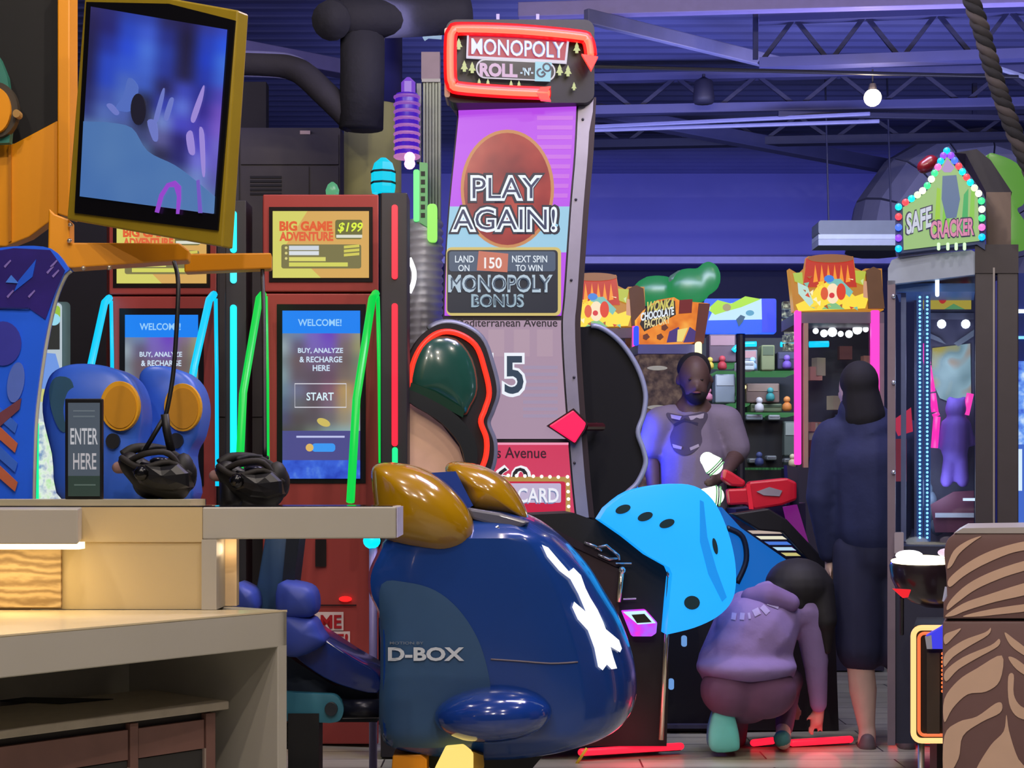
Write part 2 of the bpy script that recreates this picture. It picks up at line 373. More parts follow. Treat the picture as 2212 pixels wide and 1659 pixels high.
MB().tube([P(1520, 160, 12.6), P(1520, 172, 12.6)], .012, 6).build('stem', M(30, 30, 52, .6), t)
# pendant bulb
t = T('pendant_bulb', 'round glowing warm bulb hanging under the roof', 'lamp', P(1885, 212, 11.5))
MB().sph(P(1885, 211, 11.5), (.062, .062, .062), 18).build('globe', E(255, 238, 205, 14), t, smooth=True)
MB().lathe(P(1885, 190, 11.5), [(.022, .03), (.03, 0), (.03, -.02)], 10).build('socket', M(40, 36, 40), t)
MB().tube([P(1885, 182, 11.5), P(1885, 150, 11.5)], .006, 6).build('cord', M(20, 20, 24), t)
bulb('pendant_bulb_lamp', P(1885, 211, 11.35), 14, (1, .78, .5), .06)
# big round duct on the right
DUCT = M(112, 112, 140, .55, .1, var=.1)
t = T('round_duct', 'large grey segmented round air duct curving behind the lit house-shaped sign', 'duct', P(2040, 480, 15))
cxy = P(2090, 540, 15); ro = 1.12
for k in range(9):
    a0 = math.radians(180-k*24); a1 = math.radians(180-(k+1)*24+1.2)
    ring = lambda a: [cxy+Vector((math.cos(a)*ro*(1-.0), 0, math.sin(a)*ro))+Vector((math.cos(a)*math.cos(b)*.0, 0, 0))+Vector((0, math.sin(b)*.6, 0))+Vector((math.cos(a), 0, math.sin(a)))*(-.35+.35*math.cos(b)) for b in [2*math.pi*i/14 for i in range(14)]]
    MB().loft([ring(a0), ring(a1)]).build('duct_gore', DUCT, t, smooth=False)
# pale light trough below it
t = T('light_trough', 'pale grey ceiling trough fixed on the back soffit left of the lit house sign', 'light fitting', P(1860, 528, 13.5))
pl = VP(1860, 13.5)
MB().card(pl, rr(1768, 476, 1950, 506, 6), .3).build('housing', M(110, 118, 126, .5), t)
MB().card(pl, rect(1768, 506, 1950, 516), .3, .01).build('rim', M(185, 195, 205, .4), t)
MB().card(pl, rect(1768, 516, 1950, 530), .3, 0).build('lower_lip', M(160, 168, 180, .4), t)
for x in (1790, 1925): MB().tube([pl.p(x, 478, -.15), Vector((pl.p(x, 478).x, pl.p(x, 478, -.15).y, 4.61))], .008, 6).build('hanger_rod', M(40, 42, 70, .5), t)
# twisted rope
mb = MB(); pts = [Vector(P(x, y, 6.2)) for x, y in [(2085, -40), (2118, 60), (2150, 170), (2185, 270), (2235, 390)]]
cl = [Vector(p) for p in cr(pts, 24)]
t = T('twisted_rope', 'thick dark twisted rope hanging down the upper right corner', 'rope', pts[-1])
for s_ in range(3):
    path = []
    for i, c in enumerate(cl):
        a = i*.42+s_*2*math.pi/3; path.append(c+Vector((math.cos(a)*.016, math.sin(a)*.02, math.sin(a)*.006)))
    MB().tube(path, .019, 7).build('strand', [M(40, 38, 46, .9), M(66, 60, 66, .9), M(30, 30, 40, .9)][s_], t, smooth=True)
# dark duct elbow, column and equipment cupboard at the left
t = T('wrapped_duct', 'dark quilted air duct bending down the column at upper centre-left', 'duct', P(800, 280, 8.7))
DD = M(36, 36, 50, .85, bump=.6, scale=18)
MB().tube(cr([P(1010, 30, 8.9), P(880, 38, 8.8), P(790, 40, 8.7), P(730, 40, 8.7), P(715, 45, 8.6)], 5), .105, 16).build('horizontal_run', DD, t, smooth=True)
MB().tube([P(783, 60, 8.75), P(783, 150, 8.75), P(780, 278, 8.75)], .12, 16).build('drop_pipe', DD, t, smooth=True)
MB().tube(cr([P(430, 138, 9.0), P(560, 138, 8.95), P(640, 150, 8.9), P(705, 205, 8.8), P(765, 264, 8.75)], 5), .07, 14).build('slanting_branch', M(48, 46, 62, .8, bump=.5), t, smooth=True)
t = T('round_column', 'round olive column with dark blue upper wrap behind the ticket screens', 'column', P(805, HY, 9.3)-Vector((0, 0, 1.2)))
b = Vector(t.location)
MB().lathe(b, [(.165, 0), (.165, 3.35)], 28).build('olive_lower_shaft', M(140, 138, 90, .6, var=.1), t, smooth=True)
MB().lathe(b, [(.17, 3.35), (.17, 4.6)], 28).build('dark_blue_upper_wrap', M(28, 30, 84, .6), t, smooth=True)
t = T('equipment_cupboard', 'dark brown-grey equipment cupboard with louvred vent behind the red screens', 'cupboard', P(620, HY, 9.9)-Vector((0, 0, 1.2)))
pl = VP(620, 9.9); CUP = M(62, 56, 54, .7, var=.1)
MB().card(pl, rect(470, 276, 735, 1460), .5).build('body', CUP, t)
for x0, x1, y0, y1 in ((474, 516, 290, 900), (520, 731, 290, 355), (520, 667, 360, 900), (671, 731, 360, 900)):
    MB().card(pl, rect(x0, y0, x1, y1), .02, .012).build('panel', CUP, t)
for k in range(5):
    MB().card(pl, rect(540, 380+k*9, 608, 385+k*9), .01, .018).build('louvre', M(28, 26, 26, .8), t)
MB().card(pl, rect(648, 282, 670, 290), .01, .018).build('small_tag', M(190, 160, 140), t)
t = T('blue_exit_box', 'small glowing blue box with white cables above the neon skyline', 'light box', P(930, 72, 9.6))
pl = VP(930, 9.6)
MB().card(pl, rect(906, 44, 954, 71), .08).build('box', E(0, 74, 255, 1), t, bevel=.005)
for pts in ([(906, 50), (890, 50), (884, 54)], [(904, 66), (892, 68), (884, 74)], [(915, 84), (925, 78), (954, 80)]):
    MB().tube([P(x, y, 9.58) for x, y in pts], .014, 7).build('cable', E(150, 175, 205, 1), t, smooth=True)

MB().tube([P(930, 46, 9.64), Vector((P(930, 46, 9.64).x, 9.64, 4.61))], .01, 6).build('hanger_rod', M(20, 20, 40, .5), t)
# ================================================================ COUNTER IN THE FOREGROUND
CREAM = M(178, 172, 160, .42, var=.05, scale=4); CREAMP = M(200, 178, 134, .45, var=.05, scale=3)
WOODP = wood_mat('wood_inlay_grain', (150, 122, 84), (206, 176, 130), (.5, .5, 1.4))
t = T('bar_counter', 'raised cream counter bar with warm lit underside at the left', 'counter', Vector((-.95, 4.4, .86)))
zt = 1.132; zb = 1.047
a, b2, c = P(437, HY, 4.28), P(856, HY, 4.36), P(868, HY, 4.62)
def flat(pts, z0, z1): return MB().prism([(p[0], p[1], z0) for p in pts], (0, 0, z1-z0))
flat([(a.x, a.y), (b2.x, b2.y), (c.x, c.y), (a.x, 4.66)], zb, zt).build('bar_slab', CREAM, t, bevel=.004)
flat([(b2.x+.001, b2.y), (c.x+.002, c.y), (c.x+.004, c.y), (b2.x+.003, b2.y)], zb+.002, zt-.002).build('end_edge', M(206, 198, 225, .4), t)  # lavender light on the bar's end face put into its colour
flat([(-1.55, 4.28), (a.x, 4.28), (a.x, 4.66), (-1.55, 4.66)], 1.04, zt).build('upper_fascia', CREAMP, t)
flat([(-1.55, 4.44), (P(420, 0, 4.5).x, 4.44), (P(420, 0, 4.5).x, 4.66), (-1.55, 4.66)], zt, zt+.018).build('back_ledge', M(190, 180, 150, .4), t)
flat([(-1.5, 4.285), (a.x-.002, 4.285), (a.x-.002, 4.43), (-1.5, 4.43)], zt, zt+.003).build('dark_glass_top', M(22, 22, 26, .12), t)
flat([(a.x, 4.285), (b2.x-.01, 4.365), (c.x-.01, 4.6), (a.x, 4.6)], zt, zt+.002).build('dark_glass_top', M(30, 30, 34, .1), t)
flat([(-1.55, 4.285), (a.x, 4.285), (a.x, 4.36), (-1.55, 4.36)], .862, 1.04).build('splash_panel', CREAMP, t)
flat([(P(437, 0, 4.28).x, 4.27), (P(469, 0, 4.28).x, 4.27), (P(469, 0, 4.28).x, 4.5), (P(437, 0, 4.28).x, 4.5)], .862, zb).build('support_post', CREAM, t)
flat([(P(469, 0, 4.4).x, 4.40), (P(511, 0, 4.4).x, 4.40), (P(511, 0, 4.4).x, 4.44), (P(469, 0, 4.4).x, 4.44)], .862, zb).build('lit_wood_slat', M(235, 205, 160, .5, var=.25, scale=9), t)
u0, u1 = P(168, 0, 3.98), P(176, 0, 4.28)
flat([(-1.6, 3.98), (u0.x, 3.98), (u1.x, 4.285), (-1.6, 4.285)], 1.046, zt).build('overhead_box', CREAM, t, bevel=.003)
flat([(-1.55, 4.272), (P(131, 0, 4.27).x, 4.272), (P(131, 0, 4.27).x, 4.284), (-1.55, 4.284)], .868, 1.03).build('wood_inlay', WOODP, t)
flat([(-1.5, 4.10), (u0.x-.03, 4.10), (u0.x-.03, 4.16), (-1.5, 4.16)], 1.028, 1.045).build('led_strip', E(255, 225, 150, 5), t)
bulb('slat_lamp', P(492, 1186, 4.36), .10, (1, .74, .45), .02)
area('counter_strip_lamp', (-1.33, 4.13, 1.025), (-1.33, 4.16, 0), .30, .05, .7, (1, .82, .52))
# lower service desk
A = Vector((-1.13, 3.58)); B = Vector((-.594, 4.28)); d = (B-A).normalized(); nn = Vector((-d.y, d.x)); A0 = A-d*.6
t = T('service_desk', 'pale lower service desk with waterfall end leg in the left foreground', 'desk', Vector((B.x, B.y, 0)))
flat([A0, B, (B.x-.02, 4.275), (-2.0, 4.275)], .855, .861).build('worktop', M(214, 196, 160, .25, var=.05), t)
flat([A0, B, B+nn*.03, A0+nn*.03], .765, .86).build('front_fascia', CREAM, t, bevel=.003)
flat([B-d*.034, B, B+nn*.62, B+nn*.62-d*.034], 0, .86).build('waterfall_leg', CREAM, t, bevel=.003)
flat([A0+nn*.03, B-d*.034+nn*.03, B-d*.034+nn*.6, A0+nn*.6], .83, .853).build('underside', M(196, 190, 176, .6), t)
flat([A0+nn*.6, B+nn*.6, B+nn*.63, A0+nn*.63], 0, .85).build('back_panel', M(190, 184, 168, .6), t)
# dark timber cabinet below
p, q = PZ(0, 1577, .62), PZ(495, 1514, .62); p = Vector((p.x, p.y)); q = Vector((q.x, q.y)); dd = (q-p).normalized(); dn = Vector((-dd.y, dd.x)); p = p-dd*.3
t = T('base_cabinet', 'dark stained low cabinet with stone top tucked under the pale desk', 'cabinet', Vector((q.x, q.y, 0)))
flat([p, q, q+dn*.36, p+dn*.36], .598, .62).build('stone_top', M(178, 166, 148, .35, var=.2, scale=25), t, bevel=.003)
WD = M(128, 92, 84, .5, var=.2, scale=12)
q2 = q-dd*.03+dn*.02; p2 = p+dn*.02
flat([p2+dn*.02, q2+dn*.02, q2+dn*.33, p2+dn*.33], 0, .597).build('carcass', M(40, 34, 34, .6), t)
def strip(s0, s1, z0, z1, name, mat, o=0, th=.02):
    L = (q2-p2).length; flat([p2+dd*s0+dn*o, p2+dd*s1+dn*o, p2+dd*s1+dn*(o+th), p2+dd*s0+dn*(o+th)], z0, z1).build(name, mat, t)
L = (q2-p2).length; smid = L-.255
strip(L-.03, L, 0, .59, 'stile', WD); strip(smid-.012, smid+.012, 0, .59, 'stile', WD); strip(0, .02, 0, .59, 'stile', WD)
strip(smid+.016, L-.034, .50, .575, 'rail', WD, .004); strip(.02, smid-.016, .50, .575, 'rail', WD, .004)
strip(smid+.016, L-.034, 0, .497, 'door_panel', M(52, 50, 50, .5), .008); strip(.02, smid-.016, 0, .497, 'door_panel', M(52, 50, 50, .5), .008)
strip(L-.036, L-.031, .2, .50, 'door_edge', M(170, 150, 140, .4), -.001); strip(smid-.016, smid-.012, .2, .48, 'door_edge', M(170, 150, 140, .4), -.001)
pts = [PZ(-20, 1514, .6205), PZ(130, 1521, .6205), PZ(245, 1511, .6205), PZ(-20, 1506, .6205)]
MB().prism(pts, (0, 0, .002)).build('dark_patch', M(8, 8, 8, .6), t)  # flat black patch lying on the cabinet top

# ================================================================ VIRTUAL RIDE BEHIND THE COUNTER
YEL = M(232, 150, 8, .38, var=.08, scale=3); OLY = M(150, 126, 30, .35); BLU = M(36, 104, 250, .35, var=.12, scale=4)
t = T('ride_gantry', 'big yellow steel frame with blue printed side wing and long arms at the left', 'ride gantry', P(60, HY, 5.1)-Vector((0, 0, 1.2)))
pl = VP(60, 5.1)
MB().card(pl, [(124, -60), (150, -60), (150, 470), (124, 462)], .10).build('mast', YEL, t, bevel=.004)
MB().card(pl, [(-60, 312), (30, 310), (124, 260), (124, 466), (62, 512), (12, 532), (-60, 530)], .06, -.02).build('gusset_plate', YEL, t, bevel=.004)
MB().card(pl, [(18, 312), (24, 311), (24, 520), (18, 524)], .01, -.012).build('fold_line', M(190, 118, 4, .4), t)
MB().card(pl, [(-60, -60), (124, -60), (124, 262), (30, 310), (-60, 312)], .03, -.07).build('black_back_panel', M(10, 9, 11, .7), t)
pl2 = VP(60, 5.05)
MB().card(pl2, [(-60, 40), (0, 128), (15, 165), (26, 240), (20, 308), (-60, 312)], .03, 0).build('teal_panel', M(48, 120, 104, .5), t)
MB().card(pl2, ell(-8, 237, 46, 60, 30), .03, .02).build('hub_ring', M(60, 52, 40, .5), t)
MB().card(pl2, ell(-12, 237, 34, 50, 30), .03, .035).build('hub_disc', YEL, t)
MB().card(pl2, ell(35, 245, 8, 9, 12), .03, .045).build('hub_bolt', M(170, 130, 70, .4), t)
pl = VP(250, 4.85, .1)
MB().card(pl, [(105, 450), (118, 462), (150, 474), (150, 524), (388, 525), (408, 540), (405, 562), (152, 579), (128, 575), (103, 552)], .09).build('lower_arm', YEL, t, bevel=.005)
MB().card(VP(500, 5.15, .1), [(398, 548), (586, 546), (586, 580), (398, 588)], .07).build('reach_arm', YEL, t, bevel=.005)
for x, y in ((152, 486), (150, 520), (236, 578), (180, 579)):
    MB().sph(pl.p(x, y, .01), .008, 8).build('bolt', M(220, 200, 170, .2, .8), t, smooth=True)
# blue printed wing
plw = VP(60, 4.82)
wing = [tuple(p) for p in cr([(-60, 545), (30, 532), (110, 537), (150, 582)], 4)]+[tuple(p) for p in cr([(138, 592), (118, 640), (100, 715), (86, 800), (74, 900), (70, 1000), (68, 1096)], 4)]+[(-60, 1096)]
w_ = MB().card(plw, wing, .045).build('side_wing', BLU, t)
px = cr([(152, 583), (139, 596), (120, 640), (102, 715), (88, 800), (76, 900), (72, 1000), (70, 1094)], 5)
MB().tube([plw.p(x, y, -.02) for x, y in px], .010, 8).build('pale_edge_trim', M(190, 190, 170, .4), t, smooth=True)
PUR = M(48, 34, 120, .3, var=.5, scale=9)
pr(w_, plw, 'purple_print', [(-60, 550), (30, 536), (108, 540), (140, 584), (118, 634), (98, 690), (60, 664), (-60, 672)], PUR)
pr(w_, plw, 'blue_stroke', [(40, 606), (78, 560), (70, 598), (30, 630)], M(24, 90, 225, .4), .007)
pr(w_, plw, 'triangle_print', [(24, 594), (40, 612), (12, 610)], M(70, 130, 240, .4), .008)
for k, (x, y) in enumerate([(108, 575), (100, 588), (112, 596), (8, 575), (14, 640), (60, 640)]):
    pr(w_, plw, 'pale_streak', [(x, y), (x+14, y-14), (x+16, y-11), (x+3, y+4)], M(130, 110, 190, .4), .007)
pr(w_, plw, 'seam_line', [(-60, 662), (64, 665), (64, 668), (-60, 665)], M(14, 26, 110, .5), .008)
pr(w_, plw, 'violet_print', ell(6, 742, 40, 48), M(58, 60, 170, .4), .006)
pr(w_, plw, 'pale_blue_print', ell(34, 826, 18, 44, rot=.15), M(92, 120, 214, .4), .007)
pr(w_, plw, 'rust_patch', [(-10, 898), (46, 860), (42, 884), (-10, 930)], M(120, 66, 80, .4), .008)
for k in range(4):
    y = 880+k*42
    pr(w_, plw, 'rust_stripe', [(-60, y-60), (0, y+0), (38, y+36), (32, y+56), (0, y+28), (-60, y-26)], M(196, 104, 70, .4) if k % 2 else M(60, 110, 220, .4), .007+.001*k)
# monitor
pm = PL3(P(182, -10, 4.78), P(514, 22, 4.52), P(145, 474, 4.82))
t = T('hanging_monitor', 'tilted ride monitor in olive-yellow frame showing a blue tunnel picture', 'monitor', pm.p(310, 533))
MB().card(pm, [(183, -12), (345, -8), (514, 22), (480, 534), (144, 474)], .05).build('frame', OLY, t, bevel=.005)
MB().card(pm, [(186, 4), (365, 8), (507, 44), (470, 498), (161, 460), (161, 452)], .01, .006).build('bezel', M(10, 9, 14, .3), t)
SCR = [(196, 14), (491, 64), (461, 462), (172, 424)]
MONG = [[(45,40,95),(40,40,110),(40,60,160),(45,65,165),(35,35,90),(30,25,75),(45,55,150),(50,70,190)],
 [(35,30,80),(35,35,110),(40,70,190),(60,90,205),(35,45,130),(25,22,60),(35,60,180),(40,85,225)],
 [(30,28,75),(35,50,150),(40,75,210),(70,110,215),(40,60,160),(28,25,65),(30,60,190),(60,110,220)],
 [(30,30,80),(40,70,190),(50,85,205),(65,100,205),(40,55,150),(30,28,70),(35,55,170),(60,100,210)],
 [(28,30,85),(40,70,190),(70,100,190),(60,90,190),(35,35,90),(60,70,180),(40,45,140),(80,70,180)],
 [(35,40,100),(60,80,170),(80,110,190),(35,40,70),(50,60,170),(90,110,210),(50,40,140),(110,80,190)],
 [(45,55,120),(80,105,180),(75,95,170),(35,38,65),(110,130,200),(70,70,190),(70,60,170),(120,90,200)],
 [(90,120,170),(85,120,170),(70,90,140),(60,70,120),(90,90,150),(40,35,110),(80,70,190),(110,100,200)],
 [(85,125,185),(90,130,185),(95,130,180),(85,120,170),(45,45,80),(40,40,110),(110,110,210),(100,90,190)],
 [(70,115,180),(75,120,180),(85,125,180),(90,130,180),(90,125,170),(70,90,140),(110,130,200),(90,90,170)],
 [(60,105,175),(65,110,175),(70,110,170),(80,115,170),(90,120,165),(120,110,190),(120,140,195),(90,110,170)],
 [(60,105,170),(60,105,170),(65,105,165),(75,110,165),(85,115,165),(110,110,180),(100,125,180),(95,115,175)]]
s1 = picture(t, pm, 'screen', SCR, MONG, .009, .95)
pr(s1, pm, 'grey_slope', [(180, 262)]+[tuple(p) for p in cr([(230, 264), (284, 276), (318, 326), (376, 356), (420, 388), (463, 424)], 4)]+[(461, 461), (172, 424)], EN('slope_picture', [(.3, (66, 108, 172)), (.6, (82, 122, 178)), (.8, (98, 134, 184))], .95, 3, 2), .0105)
pr(s1, pm, 'pale_rock', cr([(278, 168), (298, 190), (284, 236), (262, 240), (250, 232), (266, 206)], 4, True), E(84, 112, 196, .9), .0115)
pr(s1, pm, 'dark_arch', ell(298, 236, 16, 34), E(24, 22, 44, .8), .0135)
for q_ in ([(332, 258), (346, 206), (354, 190), (352, 214), (340, 260)], [(354, 252), (366, 214), (374, 216), (362, 258)], [(318, 262), (336, 262), (340, 300), (330, 302)], [(230, 228), (240, 224), (256, 242), (248, 248)]): pr(s1, pm, 'pale_glint', cr(q_, 4, True), E(112, 124, 204, .9), .013)
for q_ in ([(412, 256), (426, 214), (440, 184), (436, 216), (420, 262)], [(430, 280), (440, 290), (442, 372), (436, 372)], [(402, 292), (414, 284), (420, 330), (408, 330)]): pr(s1, pm, 'violet_glint', cr(q_, 4, True), E(160, 140, 222, .9), .014)
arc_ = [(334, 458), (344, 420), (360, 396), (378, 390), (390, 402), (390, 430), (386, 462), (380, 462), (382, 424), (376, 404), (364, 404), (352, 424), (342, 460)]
pr(s1, pm, 'violet_arch_reflection', arc_, E(150, 70, 205, .95), .015)  # reflections on the monitor glass, painted as glowing shapes
pr(s1, pm, 'violet_arch_reflection', [(424, 390), (430, 388), (436, 460), (428, 460)], E(120, 90, 200, .9), .015)
# seats of the ride
SB = M(58, 108, 222, .38, var=.1, scale=4)
def seat(label, outline, disc, hole, Y, arm=None):
    pl = VP(disc[0], Y); t = T('ride_chair', label, 'ride chair', P(disc[0], HY, Y)-Vector((0, 0, 1.2)), 'blue ride seats')
    MB().pillow(pl, cr(outline, 4, True), .05, .15).build('backrest_shell', SB, t, smooth=True)
    MB().card(pl, ell(*disc, 32), .03, .058).build('speaker_pad', M(232, 168, 20, .5), t, bevel=.004)
    MB().card(pl, ell(disc[0]+1, disc[1]+2, disc[2]-7, disc[3]-8, 32), .01, .062).build('pad_centre', M(206, 142, 10, .6), t)
    MB().card(pl, ell(hole[0], hole[1], 15, 17, 18), .02, .056).build('grommet', M(16, 18, 24, .5), t)
    MB().card(pl, rect(disc[0]-60, 1080, disc[0]+20, HY+1.2*F/Y-2), .25, -.03).build('pedestal', M(20, 24, 40, .6), t)
    return t
s_ = seat('blue rounded ride seat with round orange pad, behind the entry sign', [(92, 890), (100, 830), (120, 800), (165, 786), (230, 791), (275, 812), (298, 848), (306, 900), (300, 960), (300, 1084), (138, 1084), (112, 980)], (258, 877, 42, 54), (243, 953), 4.96)
MB().card(VP(258, 4.96), cr([(106, 842), (120, 815), (150, 818), (162, 850), (162, 900), (150, 930), (130, 930), (112, 890)], 3, True), .02, .04).build('teal_side_pad', M(36, 84, 110, .6), s_)
seat('blue rounded ride seat with round orange pad, half hidden by hanging headset', [(300, 860), (306, 802), (345, 790), (395, 803), (426, 835), (437, 885), (427, 940), (408, 985), (412, 1084), (300, 1084)], (394, 880, 40, 52), (380, 952), 5.25)
# entry sign on the bar
pl = VP(180, 4.52, -.05); t = T('entry_sign', 'narrow black-framed sign reading ENTER HERE standing on the bar', 'sign', pl.p(180, 1078))
MB().card(pl, rect(140, 861, 220, 1079), .02).build('frame', M(10, 10, 14, .4), t, bevel=.003)
MB().card(pl, rect(147, 870, 215, 1072), .004, .003).build('face', E(74, 84, 96, .9), t)
MB().card(pl, rect(147, 1028, 215, 1072), .004, .005).build('green_footer', E(40, 58, 50, .9), t)
text(t, pl, 'ENTER', 152, 925, 211, 960, E(190, 190, 196, .9), .012, .008); text(t, pl, 'HERE', 158, 979, 208, 1014, E(180, 176, 180, .9), .012, .008)
for y in (886, 898): pr(t, pl, 'faint_line', rect(158, y, 204, y+3), E(98, 108, 116, .9), .006)
pr(t, pl, 'faint_line', rect(160, 1046, 206, 1049), E(84, 100, 92, .9), .007)
# strip machine behind the wing
pl = VP(120, 6.4); pl.e = Vector((-.31, 1, 0)); t = T('tall_light_machine', 'narrow tall machine with pale lit front and green light bar behind the blue wing', 'arcade machine', P(120, HY, 6.4)-Vector((0, 0, 1.2)))
MB().card(pl, rr(70, 652, 152, 1696, 10), .5).build('body', M(90, 120, 125, .5), t)
MB().card(pl, rr(70, 654, 134, 1300, 10), .02, .02).build('lit_front', E(190, 205, 215, .9), t)
pr(t, pl, 'green_cap', rr(98, 660, 130, 690, 8), E(150, 190, 60, 1), .026); pr(t, pl, 'dark_window', rect(84, 690, 129, 755), E(44, 46, 44, 1), .024)
pr(t, pl, 'pale_dot', ell(116, 690, 14, 13), E(150, 215, 235, 1), .028); pr(t, pl, 'blue_field', [(76, 760), (120, 764), (130, 800), (104, 850), (70, 840)], E(110, 150, 225, 1), .024)
pr(t, pl, 'yellow_field', rect(70, 840, 120, 868), E(200, 200, 120, 1), .025)
pr(t, pl, 'speckled_panel', rect(70, 905, 140, 1096), EN('speckle', [(.3, (120, 140, 190)), (.5, (225, 235, 225)), (.7, (170, 230, 150))], 1, 30, 2), .026)
MB().card(pl, rect(70, 915, 84, 1096), .02, .06).build('green_light_bar', E(0, 220, 130, 1.6), t)
# headsets on cords
BLK = M(18, 17, 20, .45); CRD = M(10, 10, 14, .5)
def headset(label, cx, cy, Y, cord, s=1.0):
    t = T('vr_headset', label, 'headset', P(cx, cy+50, Y), 'hanging headsets')
    q = lambda dx, dy, dz=0: P(cx+dx*s, cy+dy*s, Y+dz)
    remesh(MB().cap(q(-55, -18), .034, q(-20, 12), .045).cap(q(-20, 12), .045, q(40, 30), .05).sph(q(50, 5, .02), (.055, .07, .055)).sph(q(-5, 25, .05), (.06, .06, .05)), 'visor', BLK, t, .008, 5)
    MB().tube(cr([q(-70, -35), q(-40, -50, .02), q(20, -45, .08), q(70, -10, .1), q(78, 25, .06), q(50, 45)], 5), .014, 8).build('head_strap', M(26, 24, 22, .7), t, smooth=True)
    MB().tube(cr([q(-30, -45), q(0, -52, .05), q(40, -48, .1)], 4), .008, 6).build('top_strap', M(12, 12, 16, .7), t, smooth=True)
    MB().cap(q(-80, -8), .017, q(-66, -10), .02).build('strap_pad', M(150, 116, 112, .7), t, smooth=True)
    MB().box(q(26, -8, -.04), (.05, .02, .022)).build('pale_label', M(120, 112, 104, .5), t)
    MB().pillow(VP(cx+10, Y-.05), [(cx+dx*s, cy+dy*s) for dx, dy in ((-50, 0), (-30, -20), (10, -12), (50, -16), (72, 4), (74, 34), (40, 44), (0, 40), (-34, 26))], .03, .07, 3).build('face_shield', M(14, 13, 16, .35), t)
    for k_ in range(2): MB().tube(cr([q(-74+k_*20, -30+k_*8, -.03), q(-30+k_*10, -8-k_*30, -.06), q(30, -20-k_*18, -.05), q(76-k_*14, 8, -.02)], 4), .009, 6).build('side_strap', M(34, 30, 28, .7), t, smooth=True)
    MB().sph(q(-30, 4, -.075), (.022, .02, .022), 10).build('lens_cap', M(8, 8, 10, .2), t, smooth=True)
    MB().sph(q(62, -6, .0), (.03, .04, .045), 12).build('ear_cup', M(22, 20, 24, .6), t, smooth=True)
    MB().sph(q(10, -22, -.02), (.03, .02, .012), 10).build('buckle', M(60, 62, 76, .2, .7), t, smooth=True)
    MB().tube([P(*c) for c in cr(cord, 5)], .0065, 7).build('cord', CRD, t, smooth=True)
    return t
h1 = headset('black headset dangling in front of the orange seat pad', 335, 1018, 4.62, [(376, 566, 4.7), (384, 600, 4.66), (384, 660, 4.64), (375, 800, 4.63), (362, 880, 4.62), (355, 905, 4.62)])
px_tube(h1, 'cord_fork', [(356, 900, 4.62), (332, 940, 4.62), (305, 985, 4.62)], .007, CRD); px_tube(h1, 'cord_fork', [(356, 895, 4.62), (360, 930, 4.62), (370, 975, 4.62)], .012, CRD)
h2 = headset('black headset resting at the bar beside the green light leg', 540, 1035, 4.75, [(566, 566, 5.19), (567, 584, 5.17), (570, 700, 5.0), (571, 850, 4.85), (572, 985, 4.76)], .95)
MB().tube([P(470, 1022, 4.75), P(495, 1005, 4.78), P(560, 998, 4.85)], .010, 7).build('wire_loop', M(30, 28, 30, .5), h2, smooth=True)
MB().cap(P(495, 1050, 4.75), .028, P(500, 1078, 4.75), .034).build('chin_piece', BLK, h2, smooth=True)
# ================================================================ MOTION POD (blue shell with yellow head cowls)
PODB = M(22, 62, 138, .22, coat=.6, var=.06, scale=3); PODG = M(50, 84, 124, .45, var=.06)
YG = M(172, 128, 6, .16, coat=.9, var=.05, scale=3)
t = T('motion_pod', 'glossy blue motion seat pod with two yellow head cowls and a white streak', 'motion pod', P(1060, HY, 5.8)-Vector((0, 0, 1.2)))
POD = t; YF = 5.45
# rows: y, left x, crease x, nose x (pixels)
rows = [(1100, 985, 1078, 1100), (1112, 960, 1090, 1135), (1130, 900, 1112, 1172), (1160, 832, 1142, 1212), (1200, 806, 1170, 1252), (1240, 790, 1194, 1284), (1280, 792, 1210, 1308), (1310, 806, 1220, 1326), (1340, 815, 1230, 1343), (1390, 817, 1245, 1364), (1440, 817, 1257, 1379), (1490, 816, 1264, 1386), (1530, 816, 1266, 1384), (1565, 817, 1258, 1370), (1595, 824, 1238, 1340), (1615, 850, 1205, 1290), (1628, 900, 1165, 1240), (1638, 960, 1120, 1180)]
rows = cr([Vector(r) for r in rows], 4) if False else rows
def lerp_rows(rows, n):
    out = []
    for i in range(len(rows)-1):
        a, b, c, d = rows[max(i-1, 0)], rows[i], rows[i+1], rows[min(i+2, len(rows)-1)]
        for j in range(n):
            u = j/n; out.append(tuple(.5*(2*b[k]+(c[k]-a[k])*u+(2*a[k]-5*b[k]+4*c[k]-d[k])*u*u+(3*b[k]-a[k]-3*c[k]+d[k])*u**3) for k in range(4)))
    return out+[rows[-1]]
rings = []
for y, xl, xc, xn in lerp_rows(rows, 3):
    W = .92; hw = W/2; YC = YF+hw; z = H-(y-HY)/F*(YF+.12)
    tt = max(0, min(1, (y-1100)/60)); bt = max(0, min(1, (1640-y)/60))
    k = .45+.55*min(math.sqrt(tt), 1); k *= .75+.25*math.sqrt(bt); h2_ = hw*k
    XL = (xl-CX)/F*(YC-h2_); XC = (xc-CX)/F*(YC-h2_+.02); XN = (xn-CX)/F*(YC-h2_*.55)
    ring = [(XL+.06, YC-h2_+.03)] if False else []
    ring.append((XL, YC-h2_+.10)); ring.append((XL+.015, YC-h2_+.03)); ring.append((XL+.06, YC-h2_+.004)); 
    for u in (.25, .5, .75): ring.append((XL+.06+(XC-XL-.06)*u, YC-h2_-.012*math.sin(math.pi*u)))
    ring.append((XC-.02, YC-h2_)); ring.append((XC, YC-h2_+.012))
    for a in (20, 40, 60, 75, 90):
        a = math.radians(a); ring.append((XC+(XN-XC)*math.sin(a), YC-h2_+.02+(h2_-.02)*(1-math.cos(a))))
    back = [(x, 2*YC-yy) for x, yy in reversed(ring[:-1])]
    rings.append([Vector((x, yy, z)) for x, yy in ring+back])
shell = smooth_angle(MB().loft(rings).build('shell', PODB, t), .75)
